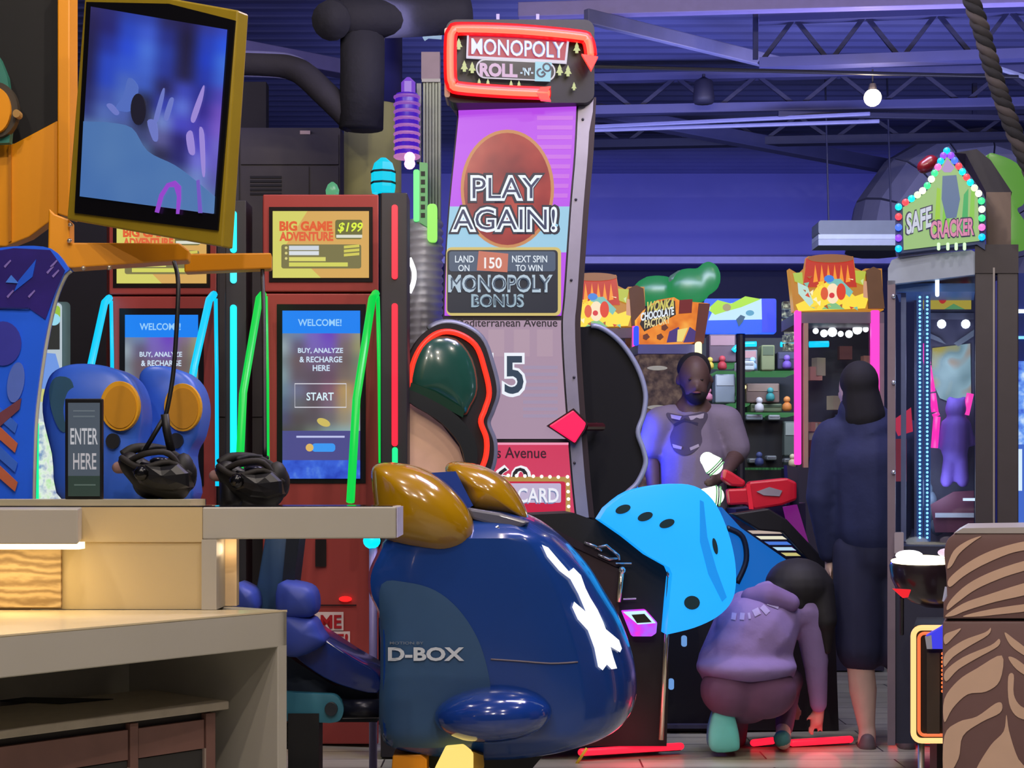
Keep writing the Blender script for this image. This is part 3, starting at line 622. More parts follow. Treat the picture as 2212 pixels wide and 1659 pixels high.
bv = bvh_of([shell])
decal(t, bv, 'side_plate', [tuple(p) for p in cr([(826, 1262), (880, 1258), (940, 1275), (990, 1315), (1030, 1375), (1052, 1440), (1060, 1500), (1052, 1560), (1028, 1600), (960, 1612), (880, 1612), (828, 1600), (822, 1500), (822, 1350)], 4, True)], PODG, .005, 12)
bv2 = bvh_of([shell])
class DP:                                              # lettering laid on the shell
    def p(s, x, y, off=0):
        o = Vector((0, 0, H)); d = Vector(((x-CX)/F, 1, -(y-HY)/F)).normalized(); h, nr, i, ds = bv2.ray_cast(o, d)
        return h-d*off if h else P(x, y, 5.4)
SILV = M(206, 214, 224, .4, 0)
text(t, DP(), 'D-BOX', 838, 1398, 1003, 1428, SILV, .035, .012); text(t, DP(), 'MOTION BY', 842, 1386, 915, 1392, M(120, 130, 145, .4), .01, .012)
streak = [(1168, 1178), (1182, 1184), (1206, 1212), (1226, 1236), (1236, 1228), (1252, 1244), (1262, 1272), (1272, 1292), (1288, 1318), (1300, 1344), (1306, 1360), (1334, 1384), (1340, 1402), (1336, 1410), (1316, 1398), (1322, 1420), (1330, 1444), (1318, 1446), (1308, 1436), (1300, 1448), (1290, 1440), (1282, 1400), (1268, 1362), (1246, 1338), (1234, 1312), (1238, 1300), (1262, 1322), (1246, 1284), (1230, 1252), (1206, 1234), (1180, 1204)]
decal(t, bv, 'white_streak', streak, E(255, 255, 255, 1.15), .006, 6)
# seams
for px in ([(1060, 1424), (1120, 1428), (1190, 1433), (1248, 1430)],):
    MB().tube([DP().p(x, y, .002) for x, y in cr(px, 4)], .003, 6).build('seam', M(120, 110, 120, .4), t, smooth=True)
# fin
c0 = P(1065, 1543, YF-.03)
R_ = Matrix.Rotation(math.radians(-3), 3, 'Y')
MB().sph(c0, (.198, .16, .092), 28, R_).build('side_fin', M(22, 58, 140, .12, coat=.9, var=.04), t, smooth=True)
# cowls: open shells with real thickness
def cowl(outline, Y, depth, name):
    m = MB().pillow(VP(outline[0][0], Y), cr(outline, 4, True), .15, depth, 9)
    return smooth_angle(m.build(name, YG, t), 1.2)
cowl([(802, 1030), (812, 1004), (850, 999), (905, 1010), (960, 1042), (1003, 1088), (1024, 1135), (1016, 1174), (965, 1194), (900, 1186), (836, 1166), (812, 1120)], 5.50, .30, 'near_head_cowl')
cowl([(962, 1018), (976, 998), (1035, 1004), (1090, 1032), (1126, 1078), (1143, 1124), (1120, 1122), (1060, 1112), (1012, 1098), (990, 1056)], 5.74, .30, 'far_head_cowl')
MB().card(VP(970, 5.60), [(918, 1022), (984, 1018), (1022, 1092), (1008, 1100), (975, 1060)], .3).build('blue_spine', M(34, 66, 160, .3), t)
MB().card(VP(1080, 5.52), [(1008, 1096), (1080, 1108), (1146, 1128), (1120, 1142), (1060, 1134), (1020, 1122)], .3).build('grey_collar', M(96, 96, 112, .25, coat=.5), t, bevel=.01)
MB().tube([P(x, y, 5.5) for x, y in ((1030, 1166), (1055, 1152), (1078, 1138))], .008, 6).build('chrome_latch', M(210, 200, 180, .15, .9), t, smooth=True)
# pedestal under the pod
MB().card(VP(1050, 5.7), [(870, 1600), (1200, 1600), (1150, 1660), (1135, 1830), (960, 1830), (930, 1660)], .4).build('pedestal', M(20, 22, 34, .6), t)
MB().card(VP(880, 5.5), [(848, 1632), (908, 1630), (922, 1640), (922, 1800), (836, 1800)], .15).build('orange_foot', M(238, 152, 10, .4), t, bevel=.004)
t2 = T('floor_spotlight', 'glowing pale yellow angled floor light under the blue pod', 'lamp', P(990, 1690, 5.4))
MB().card(VP(985, 5.4), [(962, 1616), (1000, 1612), (1022, 1630), (1022, 1662), (1008, 1720), (915, 1720), (940, 1660)], .06).build('lens', E(255, 222, 120, 1.05), t2, bevel=.006)
MB().card(VP(1030, 5.44), [(1018, 1622), (1044, 1632), (1046, 1656), (1030, 1700), (1000, 1700)], .05).build('housing', M(150, 116, 30, .4), t2)
t2 = T('yellow_cable', 'thin yellow cable running to the floor right of the blue pod', 'cable', P(1236, 1659, 6.6))
MB().tube([P(1268, 1616, 6.9), P(1252, 1640, 6.9), P(1234, 1668, 6.9)], .007, 6).build('cord', M(220, 190, 40, .4), t2, smooth=True)
# linkage left of the pod
t = T('motion_linkage', 'dark blue ride post with teal pivot link between desk and pod', 'ride base', P(660, HY, 5.9)-Vector((0, 0, 1.2)))
pl = VP(660, 5.9)
smooth_angle(MB().card(pl, [(574, 1150), (640, 1150), (622, 1318), (545, 1318)], .2).build('upright_post', M(44, 76, 112, .5), t, bevel=.012))
MB().card(pl, [(620, 1150), (648, 1150), (628, 1318), (604, 1318)], .19, .01).build('post_edge', M(12, 22, 36, .5), t)
for nm_, ol_ in (('seat_cushion', [(600, 1262), (640, 1260), (672, 1272), (682, 1300), (676, 1330), (640, 1336), (600, 1330)]), ('seat_cushion', [(600, 1330), (650, 1334), (676, 1340), (690, 1366), (700, 1392), (640, 1420), (600, 1400)]), ('arm_rest', [(505, 1262), (535, 1268), (552, 1284), (552, 1322), (505, 1322)])): MB().pillow(VP(640, 5.78), cr(ol_, 3, True), .05, .15, 4).build(nm_, M(60, 80, 176, .5), t, smooth=True)
smooth_angle(MB().card(pl, cr([(600, 1340), (650, 1350), (700, 1380), (760, 1420), (815, 1455), (815, 1498), (740, 1482), (680, 1452), (620, 1400)], 3, True), .3, .06).build('lower_shell', M(18, 44, 120, .2, coat=.6), t, bevel=.02, seg=3))
MB().card(pl, [(590, 1390), (640, 1430), (720, 1480), (815, 1490), (815, 1560), (590, 1560)], .2, -.02).build('under_frame', M(24, 38, 58, .6), t)
smooth_angle(MB().card(pl, [(590, 1494)]+[tuple(p) for p in cr([(700, 1500), (726, 1504), (742, 1530), (734, 1556), (712, 1562)], 4)]+[(590, 1556)], .05, .10).build('teal_link', M(50, 116, 138, .45), t, bevel=.006))
MB().card(pl, ell(715, 1532, 14, 15, 18), .02, .115).build('pivot_bolt', M(40, 44, 52, .4), t, bevel=.004)
MB().tube([pl.p(740, 1532, .05), pl.p(830, 1530, .05)], .035, 12).build('push_rod', M(30, 32, 48, .3, .3), t, smooth=True)
for k in range(6): MB().lathe(P(640, 1570+k*9, 5.85), [(.045, 0), (.05, .006), (.045, .012)], 14).build('bellows_fold', M(14, 14, 16, .7), t, smooth=True)
MB().box((P(660, HY, 5.85).x, 5.85, .19), (.11, .12, .36)).build('foot', M(16, 16, 20, .6), t)
# ================================================================ KIOSKS
RED = M(170, 68, 64, .45, var=.08, scale=3)
def kiosk(label, x0, x1, ytop, ysplit, Y, slope, scr1, scr2, tubes, glow):
    xm = (x0+x1)/2; pl = VP(xm, Y, slope); pl.e = Vector(((xm-CX)/F*1.35, 1, 0)); t = T('card_kiosk', label, 'kiosk', P(xm, HY, Y)-Vector((0, 0, 1.2)), 'red card kiosks')
    yb = HY+1.2*F/Y
    t['_yb'] = yb
    MB().card(pl, rect(x0, ytop, x1, ysplit), .30).build('header_box', RED, t, bevel=.006)
    MB().card(pl, rect(x0, ysplit+4, x1, yb-4), .34, 0).build('body', RED, t, bevel=.006)
    a0, b0, a1, b1 = scr1
    MB().card(pl, rect(a0-8, b0-9, a1+8, b1+9), .02, .006).build('header_bezel', M(26, 14, 16, .4), t)
    a0, b0, a1, b1 = scr2
    MB().card(pl, rect(a0-12, b0-14, a1+12, b1+10), .02, .006).build('screen_bezel', M(22, 12, 16, .4), t)
    for i_, path in enumerate(tubes): MB().tube([P(*q) for q in path], (.018, .009)[i_ % 2], 8).build('light_tube', glow, t, smooth=True)
    return t, pl
WELG = [[(120,130,150),(110,130,170),(120,100,190),(110,70,190),(130,110,140),(150,150,130)],[(150,165,175),(100,90,120),(120,100,180),(115,85,185),(120,105,110),(150,150,110)],[(120,130,140),(105,85,95),(110,90,120),(110,90,120),(110,95,95),(120,130,110)],[(130,150,160),(100,85,100),(95,80,95),(105,80,100),(120,105,100),(130,125,110)],[(110,130,150),(110,110,140),(100,80,100),(130,90,110),(180,150,100),(150,130,100)],[(90,100,130),(100,100,110),(95,80,90),(120,100,120),(170,145,105),(180,170,140)],[(80,75,110),(85,75,80),(90,80,90),(110,105,110),(150,140,120),(150,160,160)],[(80,70,75),(80,80,80),(110,120,110),(130,155,155),(140,170,175),(150,180,185)],[(85,80,75),(95,95,80),(120,130,115),(140,160,150),(140,170,170),(160,185,190)],[(80,75,90),(80,78,110),(90,85,120),(85,80,125),(95,90,130),(100,100,140)]]
def welcome(t, pl, x0, y0, x1, y1):
    wd = x1-x0; ht = y1-y0; X = lambda u: x0+wd*u; Yy = lambda v: y0+ht*v
    s = pr(t, pl, 'touch_screen', rect(x0, y0, x1, y1), E(70, 62, 110, .9), .012)
    picture(s, pl, 'screen_picture', rect(x0, Yy(.13), x1, Yy(.9)), WELG, .0135, .95)
    pr(s, pl, 'blue_banner', rect(x0, y0, x1, Yy(.135)), E(24, 128, 240, 1), .015)
    text(s, pl, 'WELCOME!', X(.2), Yy(.05), X(.76), Yy(.092), E(150, 205, 250, 1), .02, .018)
    pr(s, pl, 'gold_coin', ell(X(.53), Yy(.665), wd*.09, ht*.022, rot=.4), E(205, 185, 96, 1), .016)
    for k, (tx, a, b_) in enumerate((('BUY, ANALYZE', .2, .78), ('& RECHARGE', .22, .77), ('HERE', .39, .61))): text(s, pl, tx, X(a), Yy(.222+.051*k), X(b_), Yy(.257+.051*k), E(205, 225, 245, 1), .02, .018)
    fr = [(X(.16), Yy(.435)), (X(.82), Yy(.435)), (X(.82), Yy(.575)), (X(.16), Yy(.575))]
    MB().tube([pl.p(*q, .018) for q in fr], .0022, 4, closed=True).build('button_outline', E(215, 215, 225, 1), s)
    text(s, pl, 'START', X(.31), Yy(.487), X(.66), Yy(.535), E(215, 240, 250, 1), .015, .018)
    pr(s, pl, 'violet_band', rect(x0, Yy(.715), x1, Yy(.9)), E(78, 76, 140, .95), .0145)
    pr(s, pl, 'white_rule', rect(X(.18), Yy(.745), X(.8), Yy(.756)), E(190, 195, 235, 1), .017)
    pr(s, pl, 'blue_pill', rr(X(.38), Yy(.79), X(.68), Yy(.84), 7), E(60, 150, 240, 1), .017); pr(s, pl, 'amber_dot', ell(X(.35), Yy(.815), wd*.05, wd*.05), E(220, 180, 100, 1), .018)
    pr(s, pl, 'blue_footer', rect(x0, Yy(.89), x1, y1), EN('footer_picture', [(.3, (36, 60, 180)), (.55, (60, 100, 220)), (.75, (110, 160, 235))], .95, 12), .0155)
    return s
def offer(t, pl, x0, y0, x1, y1, full=True):
    wd = x1-x0; ht = y1-y0; X = lambda u: x0+wd*u; Yy = lambda v: y0+ht*v
    s = pr(t, pl, 'offer_screen', rect(x0, y0, x1, y1), E(214, 168, 92, 1), .012)
    pr(s, pl, 'lime_side', [(x0, y0), (X(.36), y0), (X(.14), Yy(.5)), (X(.5), y1), (x0, y1)], E(212, 208, 104, 1), .014)
    text(s, pl, 'BIG GAME', X(.07), Yy(.15), X(.62), Yy(.30), E(224, 96, 52, 1), .05, .018); text(s, pl, 'ADVENTURE', X(.07), Yy(.31), X(.63), Yy(.45), E(224, 100, 60, 1), .05, .018)
    pr(s, pl, 'price_box', rr(X(.65), Yy(.13), X(.93), Yy(.42), 5), E(110, 108, 60, 1), .016)
    text(s, pl, '$199', X(.67), Yy(.17), X(.92), Yy(.33), E(222, 240, 70, 1), .02, .019, skew=5); pr(s, pl, 'price_rule', rect(X(.66), Yy(.355), X(.93), Yy(.40)), E(220, 220, 205, 1), .018)
    pr(s, pl, 'list_box', rr(X(.09), Yy(.50), X(.92), Yy(.86), 5), E(122, 116, 74, 1), .016)
    for k in range(3): pr(s, pl, 'list_dot', ell(X(.14), Yy(.55+k*.08), 3, 3, 10), E(214, 205, 130, 1), .018)
    pr(s, pl, 'white_line', rect(X(.17), Yy(.52), X(.48), Yy(.585)), E(205, 212, 222, 1), .018); pr(s, pl, 'white_line', rect(X(.17), Yy(.60), X(.48), Yy(.66)), E(215, 220, 225, 1), .018)
    pr(s, pl, 'yellow_line', rect(X(.17), Yy(.69), X(.55), Yy(.75)), E(216, 212, 110, 1), .018); pr(s, pl, 'yellow_line', rect(X(.17), Yy(.77), X(.78), Yy(.83)), E(210, 210, 96, 1), .018)
    for k in range(3): pr(s, pl, 'yellow_line', [(X(.74), Yy(.52+k*.06)), (X(.9), Yy(.50+k*.06)), (X(.9), Yy(.54+k*.06)), (X(.74), Yy(.56+k*.06))], E(208, 200, 90, 1), .018)
    return s
GRN = E(0, 205, 70, 1.1); CYN = E(0, 190, 235, 1.25)
k1, kp1 = kiosk('red card kiosk with green light tubes and WELCOME touch screen', 568, 818, 420, 630, 7.35, -.22, (589, 456, 797, 600), (610, 671, 778, 1034),
    [[(568, 636, 7.3), (560, 645, 7.25), (525, 850, 7.0), (514, 1084, 6.8)], [(574, 640, 7.28), (577, 820, 7.28), (578, 1000, 7.28)], [(812, 634, 7.2), (804, 645, 7.12), (770, 862, 6.9), (757, 1084, 6.7)], [(816, 640, 7.2), (820, 820, 7.2), (822, 1000, 7.2)]], GRN)
welcome(k1, kp1, 610, 671, 778, 1034); offer(k1, kp1, 589, 456, 797, 600)
# lower red body: slots and lettering
pr(k1, kp1, 'slot', rect(681, 1165, 705, 1224), M(30, 16, 18, .5), .012); pr(k1, kp1, 'panel_joint', rect(568, 1306, 770, 1309), M(40, 8, 10, .6), .012)
pr(k1, kp1, 'red_indicator', ell(746, 1294, 14, 6), E(255, 30, 30, 1.5), .016)
RW = M(236, 214, 214, .5)
pr(k1, kp1, 'letter_backing', rect(650, 1322, 742, 1362), RW, .010); pr(k1, kp1, 'letter_backing', rect(650, 1364, 756, 1400), RW, .010)
text(k1, kp1, 'GAME', 640, 1328, 738, 1358, M(180, 24, 36, .5), .03, .016); text(k1, kp1, 'HERE!', 655, 1369, 752, 1396, M(180, 24, 36, .5), .03, .016)
for y in (1212, 1219): pr(k1, kp1, 'fine_print', rect(543+30, y, 560+30, y+3), RW, .012)
k2, kp2 = kiosk('red card kiosk with cyan light tubes, partly behind the blue ride seats', 236, 468, 424, 636, 7.75, -.2, (252, 470, 446, 612), (270, 680, 428, 1040),
    [[(236, 644, 7.8), (226, 654, 7.7), (194, 800, 7.5), (180, 900, 7.4)], [(240, 650, 7.78), (242, 760, 7.78), (243, 900, 7.78)], [(462, 636, 7.6), (452, 648, 7.5), (420, 790, 7.3), (405, 880, 7.2)], [(466, 645, 7.6), (468, 800, 7.6), (469, 1050, 7.6)]], CYN)
welcome(k2, kp2, 270, 680, 428, 1040); offer(k2, kp2, 252, 470, 446, 612)
def pillar(label, x0, x1, y0, Y, leds):
    pl = VP((x0+x1)/2, Y); t = T('light_pillar', label, 'light pillar', P((x0+x1)/2, HY, Y)-Vector((0, 0, 1.2)), 'light pillars beside the kiosks')
    MB().card(pl, rect(x0, y0, x1, HY+1.2*F/Y-3), .18).build('post', M(40, 36, 42, .5), t, bevel=.006)
    for a, b_, c, d_, m in leds: MB().card(pl, rr(a, b_, c, d_, (c-a)/2-.5, 4), .012, .008).build('light_bar', m, t)
    return t
pillar('dark pillar with cyan light bars between the two red kiosks', 486, 532, 432, 7.45, [(497, 455, 511, 546, E(0, 225, 245, 1.5)), (497, 572, 511, 612, E(60, 225, 240, 1.3)), (497, 658, 511, 1002, E(0, 225, 245, 1.5))])
pillar('dark pillar with red light bars right of the red kiosk', 822, 880, 416, 7.0, [(846, 442, 859, 603, E(255, 24, 50, 1.7)), (846, 655, 859, 964, E(255, 24, 50, 1.7)), (847, 966, 859, 1004, E(20, 235, 130, 1.5))])
# ================================================================ NEON SKYLINE BEHIND THE TOWER
t = T('purple_neon_tower', 'small ringed purple glowing model skyscraper at upper centre-left', 'light sculpture', P(878, 365, 8.2))
MB().lathe(P(879, 340, 8.2), [(.062, 0), (.06, .30), (.055, .32)], 14).build('core', E(70, 16, 190, .9), t, smooth=True)
for k in range(9):
    MB().lathe(P(879, 212+k*16, 8.2), [(.060, -.006), (.068, 0), (.068, .008), (.060, .012)], 18).build('ring', E(150+8*k, 86+6*k, 200, .75), t, smooth=True)
MB().lathe(P(882, 210, 8.2), [(.036, 0), (.036, .075), (.01, .1)], 6).build('crown', E(130, 76, 215, .85), t)
for y in (340, 354): MB().sph(P(885, y, 8.12), .028, 12).build('bulb', E(255, 175, 255, 2.2), t, smooth=True)
t = T('cyan_neon_dome', 'small cyan glowing domed model tower above the red light pillar', 'light sculpture', P(825, 418, 8.0))
MB().lathe(P(828, 418, 8.0), [(.055, 0), (.06, .03), (.06, .10), (.045, .15), (.015, .175)], 8).build('glow_body', E(0, 200, 230, 1.1), t)
MB().tube([P(829, 418, 8.02), Vector((P(829, 418, 8.02).x, 8.02, 0))], .03, 10).build('mast', M(30, 40, 60, .5), t)
for z in (.045, .10): MB().lathe(P(828, 418, 8.0)+Vector((0, 0, z)), [(.063, 0), (.063, .01)], 8).build('dark_band', M(6, 40, 60, .5), t)
t = T('green_neon_tower', 'small green glowing model tower with window grid beside the tall screen', 'light sculpture', P(920, 520, 8.1))
MB().card(VP(900, 8.1), rr(893, 366, 906, 478, 5), .04).build('left_glow_bar', E(96, 240, 130, 1.15), t)
MB().card(VP(925, 8.1), [(906, 350), (923, 352), (923, 490), (906, 480)], .05).build('window_wall', E(84, 170, 96, .8), t)
for k in range(6): MB().card(VP(913, 8.1), rect(909, 370+k*18, 918, 380+k*18), .01, .006).build('dark_window', M(14, 30, 22, .5), t)
MB().card(VP(933, 8.1), rr(923, 440, 944, 522, 8), .05, .005).build('right_glow_bar', E(150, 240, 96, 1.0), t)
t = T('grey_model_tower', 'tall grey fluted model tower standing left of the tall screen', 'light sculpture', P(930, 520, 8.3))
pl = VP(930, 8.3)
MB().card(pl, rect(910, 112, 950, 172), .1).build('cap_block', M(126, 110, 120, .6), t); MB().card(pl, rect(911, 170, 951, 177), .11, .01).build('cap_ledge', M(150, 150, 145, .6), t)
for k in range(6): MB().card(pl, rect(914+k*6.5, 177, 919+k*6.5, 520), .08, .004*(k % 2)).build('flute', M(136, 144, 126, .6), t)
MB().card(pl, rect(900, 180, 910, 350), .06).build('side_rail', M(88, 90, 100, .4, .4), t)
t = T('corrugated_column', 'silver ribbed column with white light between red pillar and tall screen', 'column', P(918, HY, 8.2)-Vector((0, 0, 1.2)))
b = Vector(t.location)
prof = []; z = 0
while z < 2.5: prof += [(.084, z), (.093, z+.012), (.093, z+.024), (.084, z+.04)]; z += .04
MB().lathe(b, prof, 26).build('ribbed_shaft', M(186, 188, 204, .4, .1), t, smooth=True)
MB().tube(cr([P(884, 558, 8.0), P(894, 585, 8.0), P(893, 610, 8.0), P(884, 632, 8.0)], 5), .012, 8).build('white_neon', E(245, 250, 255, 2), t, smooth=True)
tag(MB().lathe(P(718, 420, 7.6), [(.03, 0), (.032, .02), (.022, .045), (.006, .058)], 14).build('green_lamp_dome', E(96, 180, 130, .8), None, smooth=True, base=P(718, 420, 7.6)), 'little pale green dome lamp on top of the red kiosk', 'lamp')

o = T('cyan_knob_lamp', 'round cyan glowing knob just below the end of the counter bar', 'lamp', P(803, 1210, 6.3)); MB().sph(P(803, 1168, 6.3), (.034, .034, .032), 16).build('globe', E(0, 205, 235, 1.5), o, smooth=True); MB().tube([P(806, 1184, 6.3), Vector((P(806, 1184, 6.3).x, 6.3, 0))], .016, 8).build('pole', M(150, 140, 200, .4), o, smooth=True)
# ================================================================ TALL SCREEN TOWER GAME
tp = VP(1100, 7.55, .16); tp.e = Vector((0, 1, 0))
t = T('screen_tower_game', 'giant board-game screen tower with red arrow neon sign on top', 'arcade game', P(1100, HY, 7.7)-Vector((0, 0, 1.2)))
TOW = t
SIL = M(150, 146, 162, .35, .3); BK = M(14, 12, 16, .55)
edgeR = [(1246, 210), (1240, 330), (1230, 450), (1217, 640), (1212, 700), (1216, 800), (1226, 940), (1234, 1040), (1242, 1118)]
edgeL = [(972, 202), (990, 236), (986, 300), (972, 440), (964, 560), (960, 690), (962, 800), (970, 950), (985, 1118)]
er = cr(edgeR, 3); el = cr(edgeL, 3)
MB().card(tp, [(x+3, y) for x, y in er]+[(1290, 1250), (940, 1250)]+[(x-3, y) for x, y in reversed(el)], .28).build('screen_housing', M(24, 18, 26, .5), t)
def side_strip(name, a, b, mat, off, th): MB().card(tp, a+list(reversed(b)), th, off).build(name, mat, t)
sr = [(x+30+(6 if y < 260 else 0), y) for x, y in er]
side_strip('silver_side_trim', [(x+4, y) for x, y in er], sr, SIL, .004, .10)
side_strip('dark_side_flange', [(x+30, y) for x, y in er], [(x+42, y) for x, y in er], M(40, 22, 26, .6), -.01, .2)
for x, y in ((1256, 258), (1241, 431), (1231, 605), (1238, 1000), (1237, 815)):
    MB().sph(tp.p(x+3, y, .006), .007, 8).build('screw', M(50, 48, 60, .4), t, smooth=True)
def between(y0, y1):
    return [p for p in er if y0 < p[1] < y1], [p for p in el if y0 < p[1] < y1]
def xr(y):
    for a, b_ in zip(er, er[1:]):
        if a[1] <= y <= b_[1]: return a[0]+(b_[0]-a[0])*(y-a[1])/max(1e-6, b_[1]-a[1])
def xl(y):
    for a, b_ in zip(el, el[1:]):
        if a[1] <= y <= b_[1]: return a[0]+(b_[0]-a[0])*(y-a[1])/max(1e-6, b_[1]-a[1])
def band(name, y0, y1, mat, off, root=None, ins=0):
    r, l = between(y0, y1)
    pts = [(xl(y0)+ins, y0), (xr(y0)-ins, y0)]+[(x-ins, y) for x, y in r]+[(xr(y1)-ins, y1), (xl(y1)+ins, y1)]+[(x+ins, y) for x, y in reversed(l)]
    return pr(root or t, tp, name, pts, mat, off)
scr = band('upper_screen', 212, 682, E(184, 76, 232, 1), .006)
band('blue_backdrop', 446, 545, E(150, 200, 226, 1), .009, scr)
for k in range(9):
    y = 250+k*21; x1 = xr(y)-6
    pr(scr, tp, 'violet_stripe', [(1160, y), (x1, y), (x1-1, y+9), (1160, y+9)], E(196, 104, 226, 1), .009)
pr(scr, tp, 'gold_oval_rim', ell(1096, 408, 101, 128, 48), E(196, 132, 84, 1), .012)
pr(scr, tp, 'red_oval', ell(1096, 408, 94, 121, 48), EN('red_oval_picture', [(.3, (120, 34, 44)), (.55, (166, 58, 56)), (.8, (196, 90, 74))], 1, 5, 2), .015)
WT = E(228, 238, 250, 1.05); DKB = E(22, 26, 52, 1)
def marquee(root, tx, x0, y0, x1, y1, b0=.05):
    text(root, tp, tx, x0-6, y0-5, x1+6, y1+5, DKB, b0+.06, .018); text(root, tp, tx, x0, y0, x1, y1, WT, b0, .021)
    text(root, tp, tx, x0+5, y0+6, x1-5, y1-6, E(40, 52, 92, 1), -.004, .024)
marquee(scr, 'PLAY', 1016, 378, 1172, 434); marquee(scr, 'AGAIN!', 974, 446, 1204, 502)
text(scr, tp, 'St. Charles Place', 1018, 204, 1196, 228, E(60, 20, 80, 1), .012, .012)
bx = pr(scr, tp, 'bonus_panel_rim', rr(964, 534, 1212, 682, 12), E(206, 186, 110, 1), .012)
pr(bx, tp, 'bonus_panel', rr(966, 540, 1205, 676, 8), E(24, 32, 48, 1), .015); pr(bx, tp, 'bonus_panel_sheen', rr(970, 543, 1200, 586, 6), E(72, 88, 112, 1), .017)
pr(bx, tp, 'orange_tile', [(1034, 542), (1098, 548), (1096, 588), (1030, 584)], E(196, 112, 92, 1), .019); text(bx, tp, '150', 1046, 556, 1084, 580, E(240, 235, 235, 1), .02, .023)
for tx, a, b_, c, d_ in (('LAND', 983, 552, 1024, 567), ('ON', 990, 572, 1014, 586), ('NEXT SPIN', 1106, 552, 1182, 567), ('TO WIN', 1114, 572, 1172, 586)): text(bx, tp, tx, a, b_, c, d_, E(220, 230, 240, 1), .012, .022)
text(bx, tp, 'MONOPOLY', 968, 593, 1194, 632, E(176, 196, 212, 1), .03, .02); text(bx, tp, 'MONOPOLY', 974, 599, 1188, 626, E(60, 78, 100, 1), -.004, .024)
text(bx, tp, 'BONUS', 1018, 635, 1132, 664, E(150, 176, 192, 1), .03, .02); text(bx, tp, 'BONUS', 1023, 640, 1127, 660, E(50, 66, 86, 1), -.004, .024)
mid = band('middle_screen', 692, 948, E(166, 140, 162, 1), .006)
for k in range(8): pr(mid, tp, 'pale_stripe', rect(1130, 790+k*15, 1205, 797+k*15), E(158, 142, 170, 1), .009)
for x in (1055, 1110, 1160): pr(mid, tp, 'pale_block', rect(x, 712, x+34, 770), E(174, 148, 166, 1), .009)
text(mid, tp, 'Mediterranean Avenue', 985, 688, 1204, 706, E(34, 26, 36, 1), .012, .012)
text(mid, tp, '5', 1084, 762, 1137, 858, E(235, 240, 250, 1), .06, .014); text(mid, tp, '5', 1090, 769, 1131, 851, E(40, 60, 82, 1), .02, .018)
text(mid, tp, '1', 1046, 762, 1066, 858, E(235, 240, 250, 1), .06, .014)
low = band('lower_screen', 956, 1116, E(206, 56, 92, 1), .006)
pr(low, tp, 'pink_edge', rect(1062, 956, 1228, 961), E(240, 150, 180, 1), .009)
text(low, tp, 'Illinois Avenue', 1010, 966, 1180, 990, E(60, 14, 34, 1), .012, .012)
text(low, tp, '60', 1062, 1004, 1148, 1060, E(240, 240, 245, 1), .05, .012); text(low, tp, '60', 1069, 1010, 1141, 1054, E(20, 20, 28, 1), .01, .015)
cp = pr(low, tp, 'card_panel_rim', rr(1010, 1030, 1232, 1130, 8), E(180, 140, 70, 1), .017); pr(cp, tp, 'card_panel', rr(1018, 1040, 1222, 1130, 6), E(196, 22, 62, 1), .019)
pr(cp, tp, 'card_sheen', rr(1050, 1044, 1212, 1086, 4), E(190, 176, 206, 1), .021); text(cp, tp, 'CARD', 1118, 1054, 1207, 1086, E(235, 235, 245, 1), .02, .025); text(cp, tp, 'CARD', 1116, 1057, 1205, 1089, E(120, 130, 170, 1), .015, .0235)
for k in range(7): MB().sph(tp.p(1098+k*18, 1027+k*.6, .03), .0085, 8).build('marquee_bulb', E(255, 240, 220, 1.6), cp)
for k in range(6): MB().sph(tp.p(1226+k*.6, 1030+k*16, .03), .0085, 8).build('marquee_bulb', E(255, 240, 220, 1.6), cp)
# pointer gem
gm = [(1186, 920), (1238, 886), (1266, 914), (1262, 926), (1242, 957)]
MB().card(tp, [(x+(x-1230)*.12, y+(y-922)*.12) for x, y in gm], .06, .05).build('pointer_rim', M(40, 4, 16, .4), t)
MB().card(tp, gm, .03, .06).build('pointer_gem', E(255, 22, 84, 1.25), t, bevel=.006)
MB().tube([tp.p(1262, 922, .02), tp.p(1300, 922, -.1)], .02, 10).build('pointer_arm', M(60, 14, 20, .4), t)
# arrow sign on top
sp = VP(1120, 7.42, .30); sp.e = Vector((.02, 1, 0))
sg = T('arrow_neon_sign', 'black sign with red bent neon arrow crowning the tall screen tower', 'sign', sp.p(1120, 215))
MB().card(sp, rr(963, 42, 1284, 222, 22), .16, -.02).build('sign_box', M(12, 8, 12, .5), sg)
MB().card(sp, rr(960, 60, 972, 210, 5), .17, -.01).build('cream_edge', M(190, 180, 160, .5), sg)
NEO = E(255, 12, 16, 1.1)
top = cr([(1186, 202), (1090, 198), (990, 190), (977, 180), (973, 160), (973, 90), (978, 68), (996, 62), (1120, 66), (1250, 78), (1268, 86), (1274, 102), (1276, 120)], 4)
MB().tube([sp.p(x, y, .02) for x, y in top], .030, 10).build('neon_tube', NEO, sg, smooth=True)
MB().tube([sp.p(x, y, .040) for x, y in top], .0165, 8).build('neon_core', E(255, 128, 96, 1.25), sg, smooth=True)
MB().card(sp, [(1256, 116), (1292, 122), (1277, 152)], .03, .055).build('neon_arrow_head', E(255, 60, 50, 1.6), sg)
MB().card(sp, [(1158, 201), (1168, 188), (1190, 186), (1182, 200), (1190, 217), (1168, 215)], .03, .055).build('neon_arrow_tail', E(255, 60, 50, 1.6), sg)
TR = E(196, 206, 140, .95)
def pine(x, y, s=1.0): MB().card(sp, [(x, y-9*s), (x+4*s, y), (x+3*s, y+1), (x+7*s, y+8*s), (x+3*s, y+8*s), (x+3*s, y+13*s), (x-3*s, y+13*s), (x-3*s, y+8*s), (x-7*s, y+8*s), (x-3*s, y+1), (x-4*s, y)], .006, .004).build('pine_print', TR, sg)
